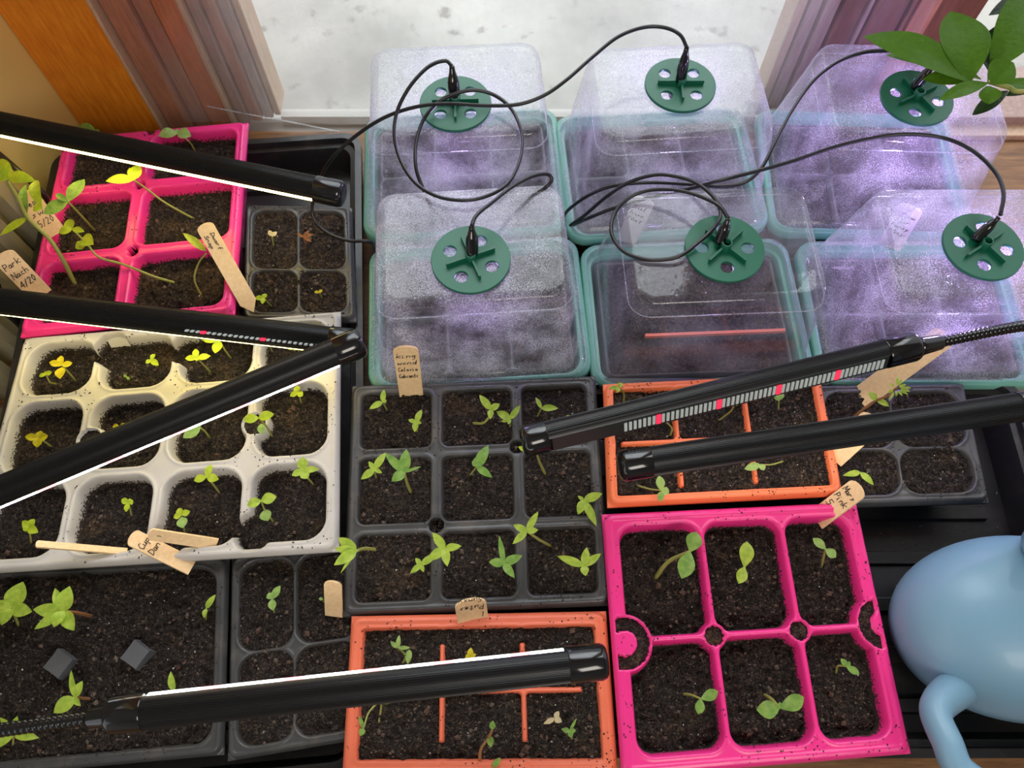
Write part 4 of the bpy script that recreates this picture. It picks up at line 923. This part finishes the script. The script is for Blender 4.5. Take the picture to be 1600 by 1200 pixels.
H_('blue-green two-leaf seedling in the front left cell of the lower pink tray', [(1066, 1084), (1080, 1086), (1095, 1092)], [(1122, 1080, 16), (1091, 1116, 14)], 'mid', sr=.0009, h=.02)
H_('spread two-leaf seedling in the front middle cell of the lower pink tray', [(1193, 1085), (1205, 1092), (1218, 1106)], [(1182, 1109, 24), (1256, 1089, 22), (1219, 1097, 6)], 'mid', sr=.0011, h=.024)
H_('curled little seedling in the front right cell of the lower pink tray', [(1306, 1053), (1309, 1041), (1322, 1041)], [(1314, 1029, 8), (1343, 1053, 10), (1328, 1034, 6)], 'mid', h=.014)
I_ = lambda lab, stem, lv, m='soft', sm_='stem', **k: seedling(lab, zI, stem, lv, m, sm_, blunt=1., **k)
I_('seedling in the back left corner of the bright orange tray', [(974, 631), (975, 615), (967, 605)], [(951, 607, 7), (971, 598, 9), (964, 614, 7)], 'lime')
I_('thin bent seedling below the diodes in the middle cell of the bright orange tray', [(1122, 658), (1142, 642), (1147, 631)], [(1154, 630, 8), (1138, 629, 6)], 'soft')
I_('bare white bent stem beside the left divider of the bright orange tray', [(1047, 681), (1050, 670), (1043, 661)], [(1036, 658, 3)], 'pale', h=.014)
I_('round-leaved sprout in the back right cell of the bright orange tray', [(1216, 640), (1217, 626)], [(1217, 611, 14), (1209, 620, 5)], 'soft')
I_('seedling straddling the divider under the all-black lamp', [(1223, 721), (1205, 726), (1188, 726)], [(1163, 733, 12), (1194, 735, 10)], 'soft', h=.014)
I_('translucent-leaved seedling near the front left of the bright orange tray', [(994, 758), (1015, 764), (1033, 766)], [(1030, 743, 14), (1046, 769, 13), (1031, 784, 11, 1033, 768, 'mid')], 'soft', h=.014)
ft = [(1422, 612, 4), (1424, 606, 4), (1416, 600, 4), (1402, 587, 4), (1390, 599, 4), (1410, 592, 4), (1388, 626, 4), (1400, 620, 4), (1410, 619, 4), (1386, 614, 4), (1419, 617, 4)]
seedling('seedling with feathery top beside the plain marker', zJ, [(1333, 652), (1352, 637), (1370, 625), (1388, 618), (1402, 605)], [(1357, 613, 11, 1370, 625), (1389, 635, 9, 1370, 625)]+[(x, y, w, 1400+(x-1400)*.3, 607+(y-607)*.3) for x, y, w in ft], 'lime', 'rstem', h=.04, sr=.001)
seedling('two slim bright leaves at the right of the bright orange tray', zJ, [(1347, 748), (1344, 738)], [(1317, 743, 9), (1365, 758, 10)], 'lime', h=.018)

b = MB(); tube(b, crom([P(-20, 225, .10), P(30, 268, .095), P(72, 308, .075), P(74, 330, .042)], 6), .0026, 8)
st_ = b.build('strap', M['basin']); tag(st_, 'black strap coming down at left edge behind the tall curled seedling', 'strap')
# ------------------------------------------------------------------ watering can
wc = P(1590, 980, .062); root = empty('watering_can', (wc.x, wc.y, .0085), 'pale blue round-bodied watering can at right beside the lower pink tray', 'watering can')
b = MB(); prof = []
R0 = .0865; z0 = .0085; hz = .112
for k in range(33):
    a = PI*k/32; rr = R0*math.sin(a)**.82; zz = z0+hz/2-hz/2*math.cos(a)
    prof.append((zz-z0, max(rr, .001)))
prof[0] = (0, .001); prof = [(0, .055), (.001, .058)]+[p for p in prof if p[1] > .058 and p[0] > .002 or p[0] > hz*.6]
lathe_axis(b, Vector((wc.x, wc.y, z0)), Vector((0, 0, 1)), prof, 64); b.V = [(v[0], wc.y+(v[1]-wc.y)*.72, v[2]) for v in b.V]; b.build('body', M['can'], root)
hp = [P(1500, 1070, .075), P(1463, 1108, .088), P(1480, 1160, .098), P(1506, 1208, .100), P(1590, 1245, .105), P(1720, 1220, .10), P(1760, 1120, .09)]
b = MB(); pth = crom(hp, 10); n = len(pth); tube(b, pth, [.0125-.0035*min(1, i/14) for i in range(n)], 16, sx=1.1); b.build('handle', M['can'], root)
sp = [wc+Vector((.045, .055, -.01)), P(1640, 845, .13), P(1700, 790, .17), P(1760, 740, .2)]
b = MB(); pth = crom(sp, 8); n = len(pth); tube(b, pth, [.017-.008*i/n for i in range(n)], 16); b.build('spout', M['can'], root)

# ------------------------------------------------------------------ house plant
pb = Vector((.66, .38, 0)); root = empty('house_plant', pb, 'leafy green house plant whose branch hangs in at the top right corner', 'plant')
zp = .25
b = MB(); prf = [(0, .045), (.09, .062), (.095, .066), (.105, .066), (.105, .058), (.09, .055), (.088, .01)]
lathe_axis(b, pb, Vector((0, 0, 1)), prf, 32); b.build('pot', M['orange'], root, sharp=40)
nd = P(1543, 127, zp); nd2 = P(1640, 110, zp+.01)
b = MB(); tube(b, crom([pb+Vector((0, 0, .06)), pb+Vector((0, 0, .2)), nd2+Vector((.05, 0, .0)), P(1608, 142, zp+.002), P(1575, 136, zp), nd], 8), .0015, 8); b.build('stem', M['stem'], root)
def pleaf(bx, by, tx, ty, w, dz=0, m='plant', arch=.08, zb=0):
    b0 = P(bx, by, zp+zb); tip = P(tx, ty, zp+dz); b = MB()
    leaf(b, b0, tip, w*(b0-Vector((0, 0, H))).length/F, zc=arch, cup=.16, blunt=1.12, nu=16, nv=9); b.build('leaf', M[m], root)
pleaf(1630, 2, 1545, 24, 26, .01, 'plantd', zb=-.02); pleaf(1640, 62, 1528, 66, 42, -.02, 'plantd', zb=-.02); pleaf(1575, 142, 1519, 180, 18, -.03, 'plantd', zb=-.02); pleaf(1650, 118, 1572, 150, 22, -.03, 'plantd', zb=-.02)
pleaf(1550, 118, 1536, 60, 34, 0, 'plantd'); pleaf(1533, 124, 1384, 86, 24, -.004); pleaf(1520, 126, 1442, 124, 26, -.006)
pleaf(1517, 128, 1350, 57, 46, .008); pleaf(1514, 128, 1486, 18, 66, .012); pleaf(1547, 112, 1626, -20, 60, .015); pleaf(1543, 130, 1466, 157, 19, .0)
pleaf(1543, 134, 1545, 163, 30, -.005); pleaf(1544, 130, 1584, 98, 36, .01); pleaf(1552, 132, 1640, 146, 20, -.01)
